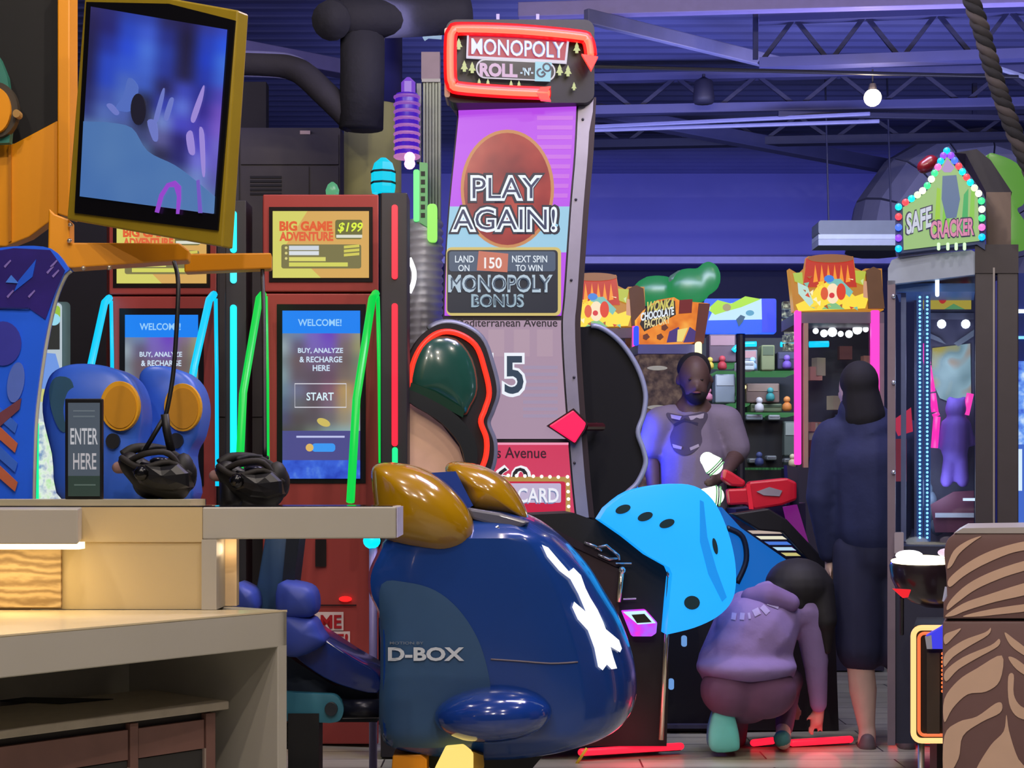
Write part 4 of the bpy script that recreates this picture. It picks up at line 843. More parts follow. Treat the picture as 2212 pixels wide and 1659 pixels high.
for x, y, s in ((991, 92, 1.1), (1003, 140, 1.1), (1020, 143, 1.1), (1246, 100, 1.1), (1209, 148, 1.1), (1227, 150, 1.1), (1035, 176, .8), (1054, 177, .8), (1104, 180, .8), (1121, 181, .8), (1240, 184, .8)): pine(x, y, s)
wb = MB().card(sp, [(1009, 70), (1230, 82), (1224, 136), (1007, 124)], .02, .006).build('title_frame', E(214, 206, 226, 1), sg)
pr(wb, sp, 'title_field', [(1013, 75), (1225, 86), (1220, 130), (1011, 120)], E(170, 30, 62, 1), .01)
text(wb, sp, 'MONOPOLY', 1018, 82, 1219, 117, E(120, 150, 210, 1), .03, .014, rise=9); text(wb, sp, 'MONOPOLY', 1018, 82, 1219, 117, E(226, 232, 250, 1), .008, .017, rise=9)
pill = [(x, y+(x-1110)*.045) for x, y in rr(1028, 130, 1200, 172, 20)]
pl_ = pr(sg, sp, 'subtitle_rim', pill, E(206, 200, 214, 1), .008); pr(pl_, sp, 'subtitle_field', [(x, y+(x-1110)*.045) for x, y in rr(1031, 133, 1197, 169, 18)], E(10, 8, 20, 1), .011)
text(pl_, sp, 'ROLL', 1036, 135, 1118, 165, E(206, 170, 206, 1), .05, .015, rise=3)
text(pl_, sp, "-'N'-", 1124, 146, 1152, 163, E(200, 225, 250, 1), .03, .015); pr(pl_, sp, 'go_tile', [(1156, 133), (1192, 135), (1189, 176), (1155, 175)], E(150, 205, 226, 1), .015)
vs, fs = ink('GO', .03); m = MB(); ca, sa = math.cos(-.75), math.sin(-.75)
m.v = [sp.p(1172+(v.x-.62)*24*ca-(-(v.y-.35))*28*sa, 154+(v.x-.62)*24*sa+(-(v.y-.35))*28*ca, .019) for v in vs]; m.f = fs; m.build('lettering', E(30, 40, 70, 1), pl_)
for x in (1072, 1158): MB().card(sp, rect(x, 30, x+7, 46), .02, -.06).build('hanger_tab', M(140, 130, 170, .4), sg)
# hat-shaped side panels (plain colour fields, no figure)
hp = VP(980, 7.25, .22)
ho = [tuple(p) for p in cr([(850, 1040), (872, 830), (892, 752), (935, 706), (985, 700), (1038, 730), (1062, 790), (1073, 845), (1062, 885), (1052, 915), (1066, 955), (1064, 1000), (1045, 1045)], 5)]
l = T('glowing_side_panel', 'black outlined side panel with dark green crown shape and red light edge', 'side panel', hp.p(960, 1060))
MB().card(hp, ho, .07).build('backing', M(7, 6, 9, .7), l)
MB().tube([hp.p(x, y, -.03) for x, y in ho[14:]], .018, 8).build('silver_edge', M(130, 134, 156, .4, .3), l, smooth=True)
inn = [(957+(x-957)*.86, 880+(y-880)*.90) for x, y in ho]
MB().tube([hp.p(x, y, .01) for x, y in inn[4:]], .013, 8).build('red_light_edge', E(255, 44, 24, 1.6), l, smooth=True)
hat = [(884, 842), (900, 760), (930, 728), (985, 730), (1022, 775), (1034, 840), (1018, 880), (1000, 900), (940, 868)]
MB().pillow(hp, cr(hat, 3, True), .05, .01).build('dark_green_crown', M(30, 76, 64, .2, coat=.8), l, smooth=True)
pr(l, hp, 'crown_band', [(888, 826), (940, 846), (1004, 884), (1000, 902), (938, 868), (884, 846)], M(16, 52, 34, .3), .055)
MB().card(hp, cr([(870, 838), (930, 862), (990, 900), (1026, 950), (1030, 1000), (1008, 1004), (994, 960), (950, 910), (880, 866)], 3, True), .03, .064).build('black_brim', M(20, 24, 26, .4), l)
MB().card(hp, [(862, 858), (900, 876), (955, 918), (992, 966), (1004, 1005), (980, 1040), (852, 1040)], .02, .010).build('peach_field', M(236, 190, 160, .5), l)
rp = VP(1330, 7.84, .1)
ro_ = [tuple(p) for p in cr([(1262, 706), (1300, 706), (1345, 738), (1382, 792), (1400, 848), (1396, 896), (1384, 934), (1396, 972), (1400, 1004), (1382, 1044), (1352, 1076), (1342, 1130)], 5)]
r_ = T('dark_side_panel', 'black wavy-edged side panel right of the tall screen with silver rim', 'side panel', rp.p(1310, 1130))
MB().card(rp, ro_+[(1228, 1130), (1228, 706)], .06).build('panel', M(4, 4, 7, .9), r_)
MB().tube([rp.p(x-6, y, .01) for x, y in ro_[3:]], .013, 8).build('silver_rim', M(150, 158, 190, .4, .2), r_, smooth=True)
MB().sph(rp.p(1289, 921, .03), .018, 10).build('red_stud', E(190, 30, 30, .8), r_, smooth=True)
# ---- cabinet under the tower
t = T('tower_control_cabinet', 'black sloping control cabinet with chrome poles under the tall screen', 'arcade cabinet', P(1300, HY, 7.1)-Vector((0, 0, 1.2)))
cp_ = VP(1300, 7.0, .05)
MB().card(cp_, [(1148, 1112), (1240, 1108), (1300, 1130), (1452, 1228), (1440, 1612), (1150, 1612)], .5).build('body', M(9, 9, 13, .7), t)
MB().card(cp_, [(1150, 1118), (1240, 1164), (1340, 1214), (1344, 1222), (1330, 1224), (1236, 1180), (1150, 1136)], .04, .03).build('edge_rail', M(50, 40, 48, .35, .3), t)
MB().card(cp_, [(1146, 1130), (1240, 1182), (1340, 1230), (1332, 1500), (1150, 1500)], .03, .02).build('maroon_front', M(46, 28, 34, .5), t)
for a, b_, r0 in (((1344, 1232), (1336, 1300), .011), ((1447, 1240), (1428, 1598), .011)):
    MB().tube([cp_.p(*a, .05), cp_.p(*b_, .05)], r0, 10).build('chrome_pole', M(226, 216, 190, .15, .9), t, smooth=True); MB().sph(cp_.p(*a, .05), .017, 10).build('pole_cap', M(230, 230, 230, .1, .9), t, smooth=True)
for q in ([(1262, 1172), (1285, 1180), (1300, 1190)], [(1285, 1184), (1310, 1178), (1330, 1196)], [(1292, 1198), (1315, 1208), (1335, 1206)], [(1322, 1188), (1336, 1200), (1338, 1210)]):
    MB().tube([cp_.p(x, y, .04) for x, y in q], .007, 6).build('chrome_fitting', M(190, 190, 200, .15, .9), t, smooth=True)
MB().tube([cp_.p(1330, 1217, .04), cp_.p(1364, 1217, .04)], .004, 6).build('chrome_fitting', M(190, 190, 200, .2, .9), t)
MB().tube([cp_.p(1346, 1294, .03), cp_.p(1374, 1293, .03)], .004, 6).build('chrome_fitting', M(190, 190, 200, .2, .9), t)
for x, y in ((1478, 1385), (1450, 1478)): MB().card(VP(x, 7.25), rr(x-6, y-12, x+6, y+12, 5), .01).build('blue_indicator', E(110, 160, 225, .9), t)
MB().card(VP(1500, 7.75), rect(1400, 1300, 1584, 1580), .3).build('rear_base', M(14, 15, 24, .5), t)
MB().card(VP(1520, 7.7), rect(1436, 1566, 1590, 1574), .3).build('base_ledge', M(60, 60, 84, .4), t)
cr_ = T('card_reader', 'glowing magenta and white card reader on the black cabinet', 'card reader', cp_.p(1385, 1375))
MB().card(cp_, [(1344, 1320), (1395, 1317), (1420, 1345), (1418, 1368), (1408, 1375), (1366, 1375)], .05, .06).build('magenta_body', EN('reader_glow', [(.3, (255, 40, 190)), (.5, (200, 60, 240)), (.7, (150, 110, 255))], 1.1, 14), cr_, bevel=.005)
pr(cr_, cp_, 'white_rim', [(1346, 1322), (1394, 1319), (1417, 1346), (1378, 1349)], E(190, 230, 245, 1.2), .064); pr(cr_, cp_, 'dark_display', [(1364, 1328), (1392, 1326), (1408, 1344), (1376, 1346)], M(44, 44, 34, .3), .068)
# red floor light bars
RB = E(255, 26, 52, 1.7)
g = 'red light bars along the floor'
for (a, b_, lab) in (((1256, 1625, 6.95), (1470, 1612, 7.1), 'red floor light bar under the blue die'), ((1628, 1606, 7.3), (1668, 1600, 7.3), 'short red floor light bar between the kneeling feet'), ((1712, 1606, 7.3), (1836, 1597, 7.35), 'red floor light bar right of the kneeling person'), ((1925, 1596, 7.4), (2030, 1600, 7.3), 'red floor light bar behind the orange lit frame')):
    p_, q_ = P(*a), P(*b_); p_.z = max(p_.z, .022); q_.z = max(q_.z, .022)
    o = T('floor_light_bar', lab, 'light bar', (p_+q_)/2, g)
    MB().cap(p_, .016, q_, .016, 10).build('glow_tube', RB, o, smooth=True); MB().bar(p_-Vector((0, -.03, .008)), q_-Vector((0, -.03, .008)), .02, .03).build('channel', M(40, 10, 14, .5), o)
bulb('red_floor_glow', P(1370, 1600, 6.85), 1.1, (1, .05, .1), .1); bulb('red_floor_glow', P(1770, 1590, 7.2), .5, (1, .05, .1), .1)
# ---- giant die panel
dp = VP(1450, 6.88, .08)
die = [(1295, 1122)]+[tuple(p) for p in cr([(1310, 1098), (1360, 1062), (1440, 1046), (1500, 1050), (1540, 1080), (1568, 1135), (1586, 1200), (1590, 1258), (1580, 1300), (1550, 1332), (1500, 1356), (1440, 1371)], 4)]+[(1446, 1300), (1452, 1240), (1446, 1226), (1400, 1200), (1350, 1160)]
t = T('giant_blue_die', 'giant glowing sky-blue die shape with black pips on the game front', 'die', dp.p(1500, 1371))
def die_mat():
    m = bpy.data.materials.new('glowing_blue_acrylic'); m.use_nodes = True; nt = m.node_tree; p = nt.nodes['Principled BSDF']
    p.inputs['Base Color'].default_value = (.02, .22, .6, 1); p.inputs['Roughness'].default_value = .35
    p.inputs['Emission Color'].default_value = (lin(20), lin(165), lin(255), 1); p.inputs['Emission Strength'].default_value = .92; return m
DM = die_mat()
smooth_angle(MB().card(dp, die, .14).build('die_body', DM, t, bevel=.022, seg=3), .9)
PIP = M(24, 56, 66, .4)
for x, y, rx, ry, ro2 in ((1346, 1100, 17, 9, -.35), (1394, 1116, 17, 9, -.35), (1441, 1131, 17, 9, -.35), (1495, 1302, 17, 15, 0), (1545, 1180, 5, 18, -.2)):
    MB().card(dp, ell(x, y, rx, ry, 20, ro2), .012, .006).build('pip', PIP, t)
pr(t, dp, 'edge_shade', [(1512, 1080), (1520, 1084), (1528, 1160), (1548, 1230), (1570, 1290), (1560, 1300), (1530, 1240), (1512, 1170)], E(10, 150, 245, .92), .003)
# second die-blue panel with lit stripes
d2 = VP(1640, 7.75, .1)
t = T('far_control_panel', 'blue angled control wing with striped lit panel and black arm, above the kneeling person', 'control panel', d2.p(1660, 1300))
MB().card(d2, [(1560, 1096), (1600, 1140), (1700, 1210), (1690, 1260), (1640, 1330), (1560, 1330)], .1).build('blue_wing', E(8, 104, 196, .85), t)
MB().tube(cr([d2.p(1570, 1140, .02), d2.p(1604, 1160, .02), d2.p(1612, 1210, .02), d2.p(1592, 1260, .02)], 5), .014, 8).build('dark_ring', M(14, 26, 50, .4), t, smooth=True)
for k, c_ in enumerate(((190, 170, 160), (230, 225, 200), (70, 120, 220), (180, 215, 240), (200, 190, 120))):
    y = 1146+k*12; pr(t, d2, 'lit_stripe', [(1615+k*18, y), (1680+k*10, y), (1690+k*10, y+7), (1626+k*18, y+7)], E(*c_, 1), .02)
MB().card(d2, [(1580, 1110), (1660, 1098), (1700, 1122), (1790, 1218), (1796, 1246), (1774, 1240), (1690, 1150), (1640, 1146)], .08, .04).build('black_arm', M(12, 12, 18, .5), t, bevel=.008)
MB().card(d2, [(1600, 1330), (1800, 1240), (1812, 1578), (1590, 1578)], .3).build('black_base', M(12, 12, 18, .6), t)
# ================================================================ BACKGROUND MACHINES AND PRIZE WALL
CAB = M(84, 84, 120, .5)
def flame_topper(t, pl, x0, y0, s):
    q = lambda pts: [(x0+x*s, y0+y*s) for x, y in pts]
    MB().card(pl, q([(0, 30), (20, 42), (36, 26), (40, 4), (90, 0), (138, 4), (142, 28), (158, 36), (164, 30), (200, 30), (204, 120), (10, 122)]), .10).build('topper_board', E(196, 130, 40, .9), t)
    MB().card(pl, q([(38, 8), (90, 2), (138, 8), (146, 70), (30, 70)]), .02, .01).build('red_drum', E(190, 44, 24, 1), t)
    MB().card(pl, q(ell(90, 8, 50, 9)), .02, .02).build('drum_rim', E(150, 96, 60, .9), t)
    for k in range(6): pr(t, pl, 'orange_flame', q([(52+k*14, 60), (56+k*14, 22), (62+k*14, 58)]), E(245, 150, 40, 1), .014)
    pr(t, pl, 'yellow_ruff', q([(14, 108), (40, 96), (60, 70), (88, 56), (120, 70), (142, 90), (176, 78), (164, 116), (120, 118), (20, 122)]), E(240, 212, 60, 1.1), .018)
    pr(t, pl, 'teal_curl', q([(80, 54), (110, 52), (138, 80), (130, 92), (104, 68), (82, 62)]), E(120, 190, 180, 1), .022); pr(t, pl, 'blue_star', q(ell(86, 52, 11, 8, 10)), E(60, 130, 220, 1), .024)
    pr(t, pl, 'red_tuft', q(ell(112, 80, 10, 18)), E(220, 60, 30, 1), .024); pr(t, pl, 'red_tuft', q(ell(76, 84, 8, 14)), E(220, 90, 50, 1), .024)
    pr(t, pl, 'cream_oval', q(ell(94, 84, 14, 22)), E(250, 226, 190, 1), .023); pr(t, pl, 'red_dot', q(ell(92, 88, 6, 6, 12)), E(215, 50, 60, 1), .028)
    pr(t, pl, 'green_collar', q([(70, 118), (84, 106), (100, 104), (120, 118)]), E(130, 190, 130, 1), .022)
    pr(t, pl, 'pale_figure', q([(18, 60), (40, 70), (52, 104), (44, 112), (20, 84)]), E(186, 220, 210, 1), .02); pr(t, pl, 'green_scroll', q([(8, 40), (28, 38), (30, 64), (12, 58)]), E(170, 196, 80, 1), .02)
    pr(t, pl, 'green_scroll', q([(142, 34), (166, 36), (160, 66), (144, 60)]), E(180, 190, 60, 1), .02); pr(t, pl, 'tan_scroll', q([(160, 56), (178, 60), (176, 96), (160, 92)]), E(205, 150, 120, 1), .02)
    rs = random.Random(5)
    for k_ in range(22):
        a_, b_ = rs.uniform(14, 160), rs.uniform(44, 116)
        if 70 < a_ < 118 and 55 < b_ < 108: continue
        pr(t, pl, 'print_shard', q([(a_, b_), (a_+rs.uniform(5, 13), b_+rs.uniform(-7, 3)), (a_+rs.uniform(3, 12), b_+rs.uniform(3, 10))]), E(*rs.choice([(250, 240, 190), (210, 70, 40), (120, 190, 170), (246, 200, 60), (170, 90, 40), (200, 220, 150)]), 1), .0225)
    MB().card(pl, q([(166, 34), (182, 26), (198, 34), (206, 116), (172, 116)]), .2, .03).build('brown_side_board', M(120, 84, 50, .5), t)
def pusher(label, x0, x1, y0, Y, tx, ty, s, posts):
    pl = VP((x0+x1)/2, Y); t = T('prize_machine', label, 'arcade machine', P((x0+x1)/2, HY, Y)-Vector((0, 0, 1.2)), 'prize machines with flame boards')
    yb = HY+1.2*F/Y-3
    MB().card(pl, rect(x0, y0, x1, y0+24), .6).build('head_beam', M(110, 100, 112, .5), t)
    MB().card(pl, rect(x0, 1010, x1, yb), .6).build('base', M(40, 36, 56, .5), t)
    MB().card(pl, rect(x0+14, y0+24, x0+24, 1010), .04).build('frame_post', M(176, 140, 120, .5), t); MB().card(pl, rect(x1-12, y0+24, x1, 1010), .04).build('frame_post', M(140, 120, 130, .5), t)
    MB().card(pl, rect(x0, y0+24, x1, 1010), .02, -.58).build('back_wall', M(66, 66, 72, .6), t)
    MB().card(pl, rect(x0+24, y0+24, x1-12, 1010), .006, -.02).build('glass_pane', GLASS, t)
    for x, w_ in posts: MB().card(pl, rr(x, y0-4, x+w_, 1004, 4), .03, .012).build('pink_light_post', E(255, 60, 190, 1.3), t)
    rnd = random.Random(3)
    for k in range(7): MB().sph(pl.p(x0+40+k*18, y0+42+rnd.uniform(-5, 12), -.3), .02+.006*(k % 3), 10).build('white_bulb', E(255, 252, 245, 1.8), t, smooth=True)
    for k in range(26):
        xx = x0+34+rnd.uniform(0, x1-x0-62); yy = 760+rnd.uniform(0, 240)
        MB().box(pl.p(xx, yy, -.4), (rnd.uniform(.05, .13), .06, rnd.uniform(.04, .12)), rnd.uniform(0, 1)).build('prize_box', [M(210, 150, 120, .6), M(120, 70, 60, .6), M(190, 180, 140, .6), M(70, 90, 110, .6)][k % 4], t)
    flame_topper(t, pl, tx, ty, s); return t
pusher('pink-lit glass prize machine with flame board, beside the dark-clothed standing person', 1722, 1910, 674, 10.2, 1705, 550, 1.0, ((1717, 14), (1882, 18)))
pusher('glass prize machine with flame board peeking out behind the tall screen', 1190, 1376, 706, 10.8, 1196, 590, .98, ((1366, 10),))
# chocolate-coloured board machine
pl = VP(1450, 10.3, .1); t = T('chocolate_board_machine', 'machine with orange chocolate factory board above the person in the T-shirt', 'arcade machine', P(1450, HY, 10.3)-Vector((0, 0, 1.2)))
bd = MB().card(pl, [(1376, 690), (1394, 668), (1420, 648), (1456, 642), (1470, 650), (1530, 655), (1516, 740), (1378, 744)], .08).build('topper_board', EN('orange_board', [(.3, (205, 92, 30)), (.5, (236, 136, 46)), (.7, (250, 176, 76))], 1, 8, 2), t)
pr(bd, pl, 'dark_title_shadow', [(1386, 690), (1396, 664), (1440, 646), (1458, 650), (1460, 680), (1392, 716), (1382, 700)], E(40, 30, 26, 1), .008)
text(bd, pl, 'WONKA', 1394, 652, 1456, 676, E(206, 196, 96, 1), .04, .014, rise=-9, skew=4); text(bd, pl, 'CHOCOLATE', 1384, 676, 1456, 694, E(226, 236, 246, 1), .04, .014, rise=-14); text(bd, pl, 'FACTORY', 1392, 692, 1448, 710, E(226, 210, 150, 1), .03, .014, rise=-12)
for x, y in ((1396, 728), (1426, 728), (1436, 708)): pr(bd, pl, 'chocolate_piece', [(x-7, y-4), (x+2, y-8), (x+8, y), (x, y+7), (x-7, y+4)], E(104, 50, 30, 1), .012)
pr(bd, pl, 'violet_field', [(1440, 740), (1446, 716), (1466, 706), (1476, 738)], E(70, 50, 120, 1), .010); pr(bd, pl, 'violet_field', [(1476, 740), (1490, 706), (1510, 720), (1512, 738)], E(70, 50, 120, 1), .010)
pr(bd, pl, 'maroon_field', [(1468, 648), (1496, 646), (1494, 676), (1466, 678)], E(110, 24, 24, 1), .010); pr(bd, pl, 'cream_field', [(1464, 712), (1486, 708), (1474, 738), (1462, 738)], E(236, 214, 120, 1), .011)
MB().card(pl, [(1510, 655), (1534, 656), (1520, 742), (1500, 742)], .1, .012).build('brown_side', M(120, 60, 40, .5), t)
MB().card(pl, rect(1378, 744, 1508, 764), .5).build('head_beam', M(100, 104, 150, .5), t)
MB().card(pl, rect(1382, 764, 1508, 1440), .4, -.06).build('body', EN('tan_display', [(.3, (60, 48, 56)), (.5, (110, 88, 86)), (.7, (150, 124, 112))], .45, 22, 3), t)
MB().card(pl, rr(1370, 704, 1380, 746, 4), .03, .03).build('blue_light_tube', E(20, 60, 255, 1.8), t); MB().card(pl, rr(1503, 738, 1516, 775, 5), .03, .03).build('yellow_lamp', E(255, 244, 180, 1.6), t)
MB().card(pl, rr(1368, 1010, 1378, 1120, 4), .04, .05).build('blue_light_tube', E(20, 90, 255, 1.8), t); MB().card(pl, rect(1356, 1030, 1366, 1090), .02, .05).build('cream_panel', E(220, 180, 150, .9), t)
for k, y in enumerate((795, 880)): MB().card(pl, ell(1420, y, 22, 5, 16), .02, .03).build('pale_dish', M(200, 205, 170, .5), t)
bulb('blue_machine_glow', P(1335, 960, 8.5), 20, (.05, .07, 1), .12)
# blue sky board
pl = VP(1600, 11.0, -.06); t = T('blue_sky_board', 'bright blue and white lit picture board with green swirl on top', 'sign board', pl.p(1600, 722))
MB().card(pl, rr(1522, 645, 1677, 720, 5), .08).build('board', E(12, 92, 245, 1.1), t)
pr(t, pl, 'white_field', [(1545, 660), (1645, 645), (1646, 690), (1530, 692)], E(186, 226, 246, 1.05), .006); pr(t, pl, 'violet_side', rect(1646, 646, 1676, 718), E(40, 70, 240, 1.05), .007)
pr(t, pl, 'green_swirl', [(1528, 668), (1550, 648), (1580, 656), (1610, 640), (1644, 646), (1600, 664), (1570, 672), (1545, 680)], E(166, 222, 60, 1.05), .010)
pr(t, pl, 'grey_pebble', ell(1570, 664, 9, 8), E(160, 150, 110, 1), .013); pr(t, pl, 'blue_cloud', [(1590, 690), (1600, 680), (1610, 684), (1604, 696), (1596, 706)], E(40, 90, 130, 1), .012); pr(t, pl, 'blue_cloud', ell(1620, 676, 9, 6), E(80, 160, 200, 1), .012)
MB().sph(pl.p(1516, 666, .02), (.06, .03, .03), 12).build('pale_cluster', E(170, 225, 225, 1), t, smooth=True)
# green leafy figure top
MB().tube([pl.p(1600, 715, -.05), Vector((pl.p(1600, 715, -.05).x, pl.p(1600, 715, -.05).y, 0))], .03, 10).build('stand_pole', M(30, 30, 40, .5), t)
t = T('green_leaf_lantern', 'big rounded green glowing leaf lantern above the chocolate board', 'lantern', P(1460, 650, 12.5))
remesh(MB().sph(P(1490, 620, 12.5), (.17, .1, .15)).sph(P(1420, 630, 12.6), (.2, .1, .13)).sph(P(1530, 600, 12.5), (.10, .08, .13)), 'leaf_body', E(36, 150, 84, .75), t, .02, 6)
MB().tube([P(1480, 640, 12.5), Vector((P(1480, 640, 12.5).x, 12.5, 0))], .03, 8).build('stalk', M(30, 60, 40, .6), t)
MB().cap(P(1455, 604, 12.5), .04, P(1470, 596, 12.5), .045).build('leaf_bud', E(90, 130, 120, .7), t, smooth=True)
t = T('dotted_prize_column', 'narrow column of pale prizes left of the pink-lit machine', 'prize rack', P(1705, 770, 11.2))
for k in range(6): MB().box(P(1706, 660+k*18, 11.2), (.10-.008*k, .08, .05), k).build('wrapped_prize', EN('prize', [(.35, (50, 54, 60)), (.55, (120, 126, 120)), (.7, (210, 220, 190))], .8, 40), t)
# prize shelves
SHG = E(70, 130, 84, .75)
t = T('prize_shelving', 'dark prize shelving with green lit glass shelves behind the T-shirt person', 'shelving', P(1620, HY, 12.6)-Vector((0, 0, 1.2)))
SHV = t
MB().card(VP(1620, 13.0), rect(1380, 730, 1840, 1360), .1).build('back_board', M(36, 40, 46, .7), t)
pl = VP(1620, 12.4)
for x0, x1, y in ((1530, 1600, 783), (1548, 1720, 801), (1576, 1620, 871), (1606, 1722, 891), (1500, 1722, 1010)):
    MB().card(pl, rect(x0, y, x1, y+5), .5).build('glass_shelf', SHG, t)
for x in (1592, 1590): MB().card(pl, rect(x, 801, x+4, 875), .02, .01).build('shelf_upright', SHG, t)
MB().card(pl, rect(1600, 908, 1692, 1060), .3).build('dark_bin', M(12, 12, 16, .6), t)
MB().card(pl, rect(1590, 1056, 1760, 1270), .4).build('plinth', M(16, 16, 20, .6), t)
def prize(label, x0, y0, x1, y1, mat, extra=None, Yp=12.3):
    pl = VP((x0+x1)/2, Yp); o = T('boxed_prize', label, 'boxed prize', pl.p((x0+x1)/2, y1), 'prizes on the shelves')
    MB().card(pl, rect(x0, y0, x1, y1), .2).build('carton', mat, o, bevel=.01)
    MB().card(pl, rect(x0+3, y0+3, x1-3, y0+(y1-y0)*.4), .004, .004).build('printed_front', extra or M(150, 150, 160, .5), o)
    return o
prize('grey and maroon boxed prize on the top green shelf', 1532, 722, 1590, 782, M(92, 74, 88, .6), M(150, 120, 130, .6))
prize('white boxed prize under the cyan neon squiggle', 1593, 755, 1636, 800, M(130, 134, 140, .6), M(170, 130, 130, .6))
prize('small white carton with grey window between shelves', 1594, 780, 1630, 800, M(190, 200, 200, .6), M(150, 160, 165, .6), 12.06)
prize('tall green and tan boxed prize on the top shelf', 1645, 745, 1674, 800, M(120, 130, 90, .6), M(80, 96, 70, .6))
prize('dark boxed prize next to the pink light post', 1680, 760, 1718, 798, M(46, 46, 70, .6), M(60, 64, 90, .6))
prize('pale blue clear-wrapped prize beside the T-shirt shoulder', 1545, 808, 1588, 870, M(150, 164, 176, .5), M(190, 200, 205, .4))
prize('long brown toy box on the lower green shelf', 1612, 828, 1684, 870, M(120, 100, 92, .6), M(150, 130, 116, .6))
prize('green and brown set on the lowest lit shelf', 1622, 872, 1690, 890, M(96, 110, 80, .6), M(60, 80, 56, .6))
prize('pair of pale cartons below the lowest green shelf, left one', 1612, 895, 1648, 907, M(130, 142, 150, .6)); prize('pair of pale cartons below the lowest green shelf, right one', 1660, 896, 1686, 907, M(140, 148, 150, .6))
prize('grey bagged prize at the foot of the pink light post', 1694, 910, 1724, 985, M(84, 96, 92, .6), M(150, 160, 156, .6))
for k in range(4):
    x = 1580+k*38; prize(['small white tag pack low on the rack, leftmost', 'small white tag pack low on the rack, second', 'small white tag pack low on the rack, third', 'small white tag pack low on the rack, rightmost'][k], x, 984+(k % 2)*6, x+22, 994+(k % 2)*6, M(110, 116, 120, .6))
rk = random.Random(21); lab_ = {0: 'left', 1: 'middle', 2: 'right'}
spots = [(1534, 797), (1560, 799), (1700, 797), (1626, 800), (1596, 868), (1700, 888), (1640, 890), (1530, 866), (1664, 866), (1578, 930), (1580, 960), (1712, 1008), (1640, 1006), (1540, 1008)]
words = ['yellow toy', 'red toy', 'violet toy', 'pale blue toy', 'green toy', 'orange toy', 'white toy', 'pink toy', 'teal toy', 'brown toy', 'grey toy', 'cream toy', 'navy toy', 'lime toy']
cols = [(200, 180, 70), (170, 50, 60), (110, 80, 170), (140, 180, 215), (70, 140, 80), (210, 130, 60), (205, 205, 210), (205, 130, 160), (60, 150, 150), (120, 86, 64), (120, 122, 130), (210, 196, 160), (50, 60, 110), (150, 190, 80)]
for (x, y), w_, c_ in zip(spots, words, cols):
    o = T('small_toy', 'small %s standing on the green lit prize shelves' % w_, 'toy', P(x, y, 12.28), 'small toys on the prize shelves')
    r0 = .028+.012*rk.random(); b0 = P(x, y, 12.28)
    MB().lathe(b0, [(r0*.7, 0), (r0, r0*.5), (r0*.9, r0*1.3), (r0*.4, r0*1.8)], 10).build('body', M(*c_, .6), o, smooth=True)
    MB().sph(b0+Vector((0, 0, r0*2.3)), r0*.72, 10).build('head', M(*[min(255, v+20) for v in c_], .6), o, smooth=True)
for (pts, lab) in (([(1584, 758), (1592, 750), (1606, 744), (1634, 743)], 'bent cyan neon squiggle above the white boxed prize'), ([(1686, 744), (1722, 744)], 'straight cyan neon dash touching the pink post'), ([(1748, 744), (1790, 743)], 'cyan neon dash inside the pink-lit machine')):
    MB().tube([P(x, y, 12.28 if x < 1730 else 10.5) for x, y in (cr(pts, 3) if len(pts) > 2 else pts)], .02, 8).build('cyan_neon', E(0, 200, 240, 1.4), SHV, smooth=True)
MB().card(VP(1604, 12.3), rr(1593, 832, 1612, 840, 3), .02).build('yellow_lamp', E(250, 240, 170, 1.5), SHV)
# ---- red light guns
GR = M(190, 22, 44, .35)
gm_ = T('gun_game_stand', 'dark stand with purple lit leg holding the red toy guns', 'arcade stand', P(1690, HY, 8.05)-Vector((0, 0, 1.2)))
MB().card(VP(1650, 8.1), [(1590, 1100), (1740, 1086), (1750, 1568), (1600, 1568)], .4).build('body', M(26, 20, 52, .5), gm_); MB().card(VP(1720, 8.05), [(1694, 1095), (1722, 1090), (1752, 1190), (1716, 1190)], .05, .03).build('magenta_leg', E(120, 30, 120, .8), gm_)
MB().card(VP(1720, 8.0), [(1700, 1005), (1724, 1010), (1726, 1090), (1706, 1090)], .1).build('cradle', M(30, 26, 48, .5), gm_)
def gun(label, pts, muzzle, d):
    q = lambda x, y, dz=0: P(x, y, 7.9+dz)
    t = T('toy_gun', label, 'toy gun', q(*pts[-1]), 'red light guns')
    pl = VP(pts[0][0], 7.9)
    MB().card(pl, pts, .10).build('body', GR, t, bevel=.012)
    a, b_ = muzzle; MB().cap(q(*a, .05), .036, q(*b_, .05), .05, 14).build('glowing_muzzle', E(235, 255, 225, 2.0), t, smooth=True)
    v = Vector((b_[0]-a[0], b_[1]-a[1])); 
    for k in range(3):
        c = Vector(b_)+v*(.12+.26*k); e = c+v*.14; MB().tube([q(c.x, c.y, .05), q(e.x, e.y, .05)], .054-.002*k, 14).build('muzzle_ring', [E(90, 170, 100, .8), M(20, 40, 34, .4), E(110, 190, 120, .8)][k], t, smooth=True)
    return t
g1 = gun('red toy gun with glowing white muzzle lying level', [(1572, 1056), (1612, 1054), (1620, 1040), (1700, 1032), (1722, 1042), (1722, 1080), (1690, 1092), (1630, 1102), (1612, 1090), (1576, 1092)], ((1524, 1070), (1542, 1071)), 0)
pr(g1, VP(1572, 7.9), 'silver_scroll', [(1634, 1062), (1662, 1052), (1690, 1060), (1684, 1072), (1650, 1070)], M(200, 190, 200, .2, .6), .006); pr(g1, VP(1572, 7.9), 'grip_ridge', [(1612, 1046), (1620, 1044), (1628, 1100), (1618, 1100)], M(230, 40, 60, .3), .006)
gun('red toy gun with glowing green-white muzzle held upward', [(1566, 1012), (1582, 1020), (1612, 1040), (1608, 1052), (1580, 1050), (1560, 1036)], ((1528, 992), (1540, 1004)), 1)
bulb('muzzle_glow', P(1522, 1000, 7.7), .6, (.8, 1, .75), .05)
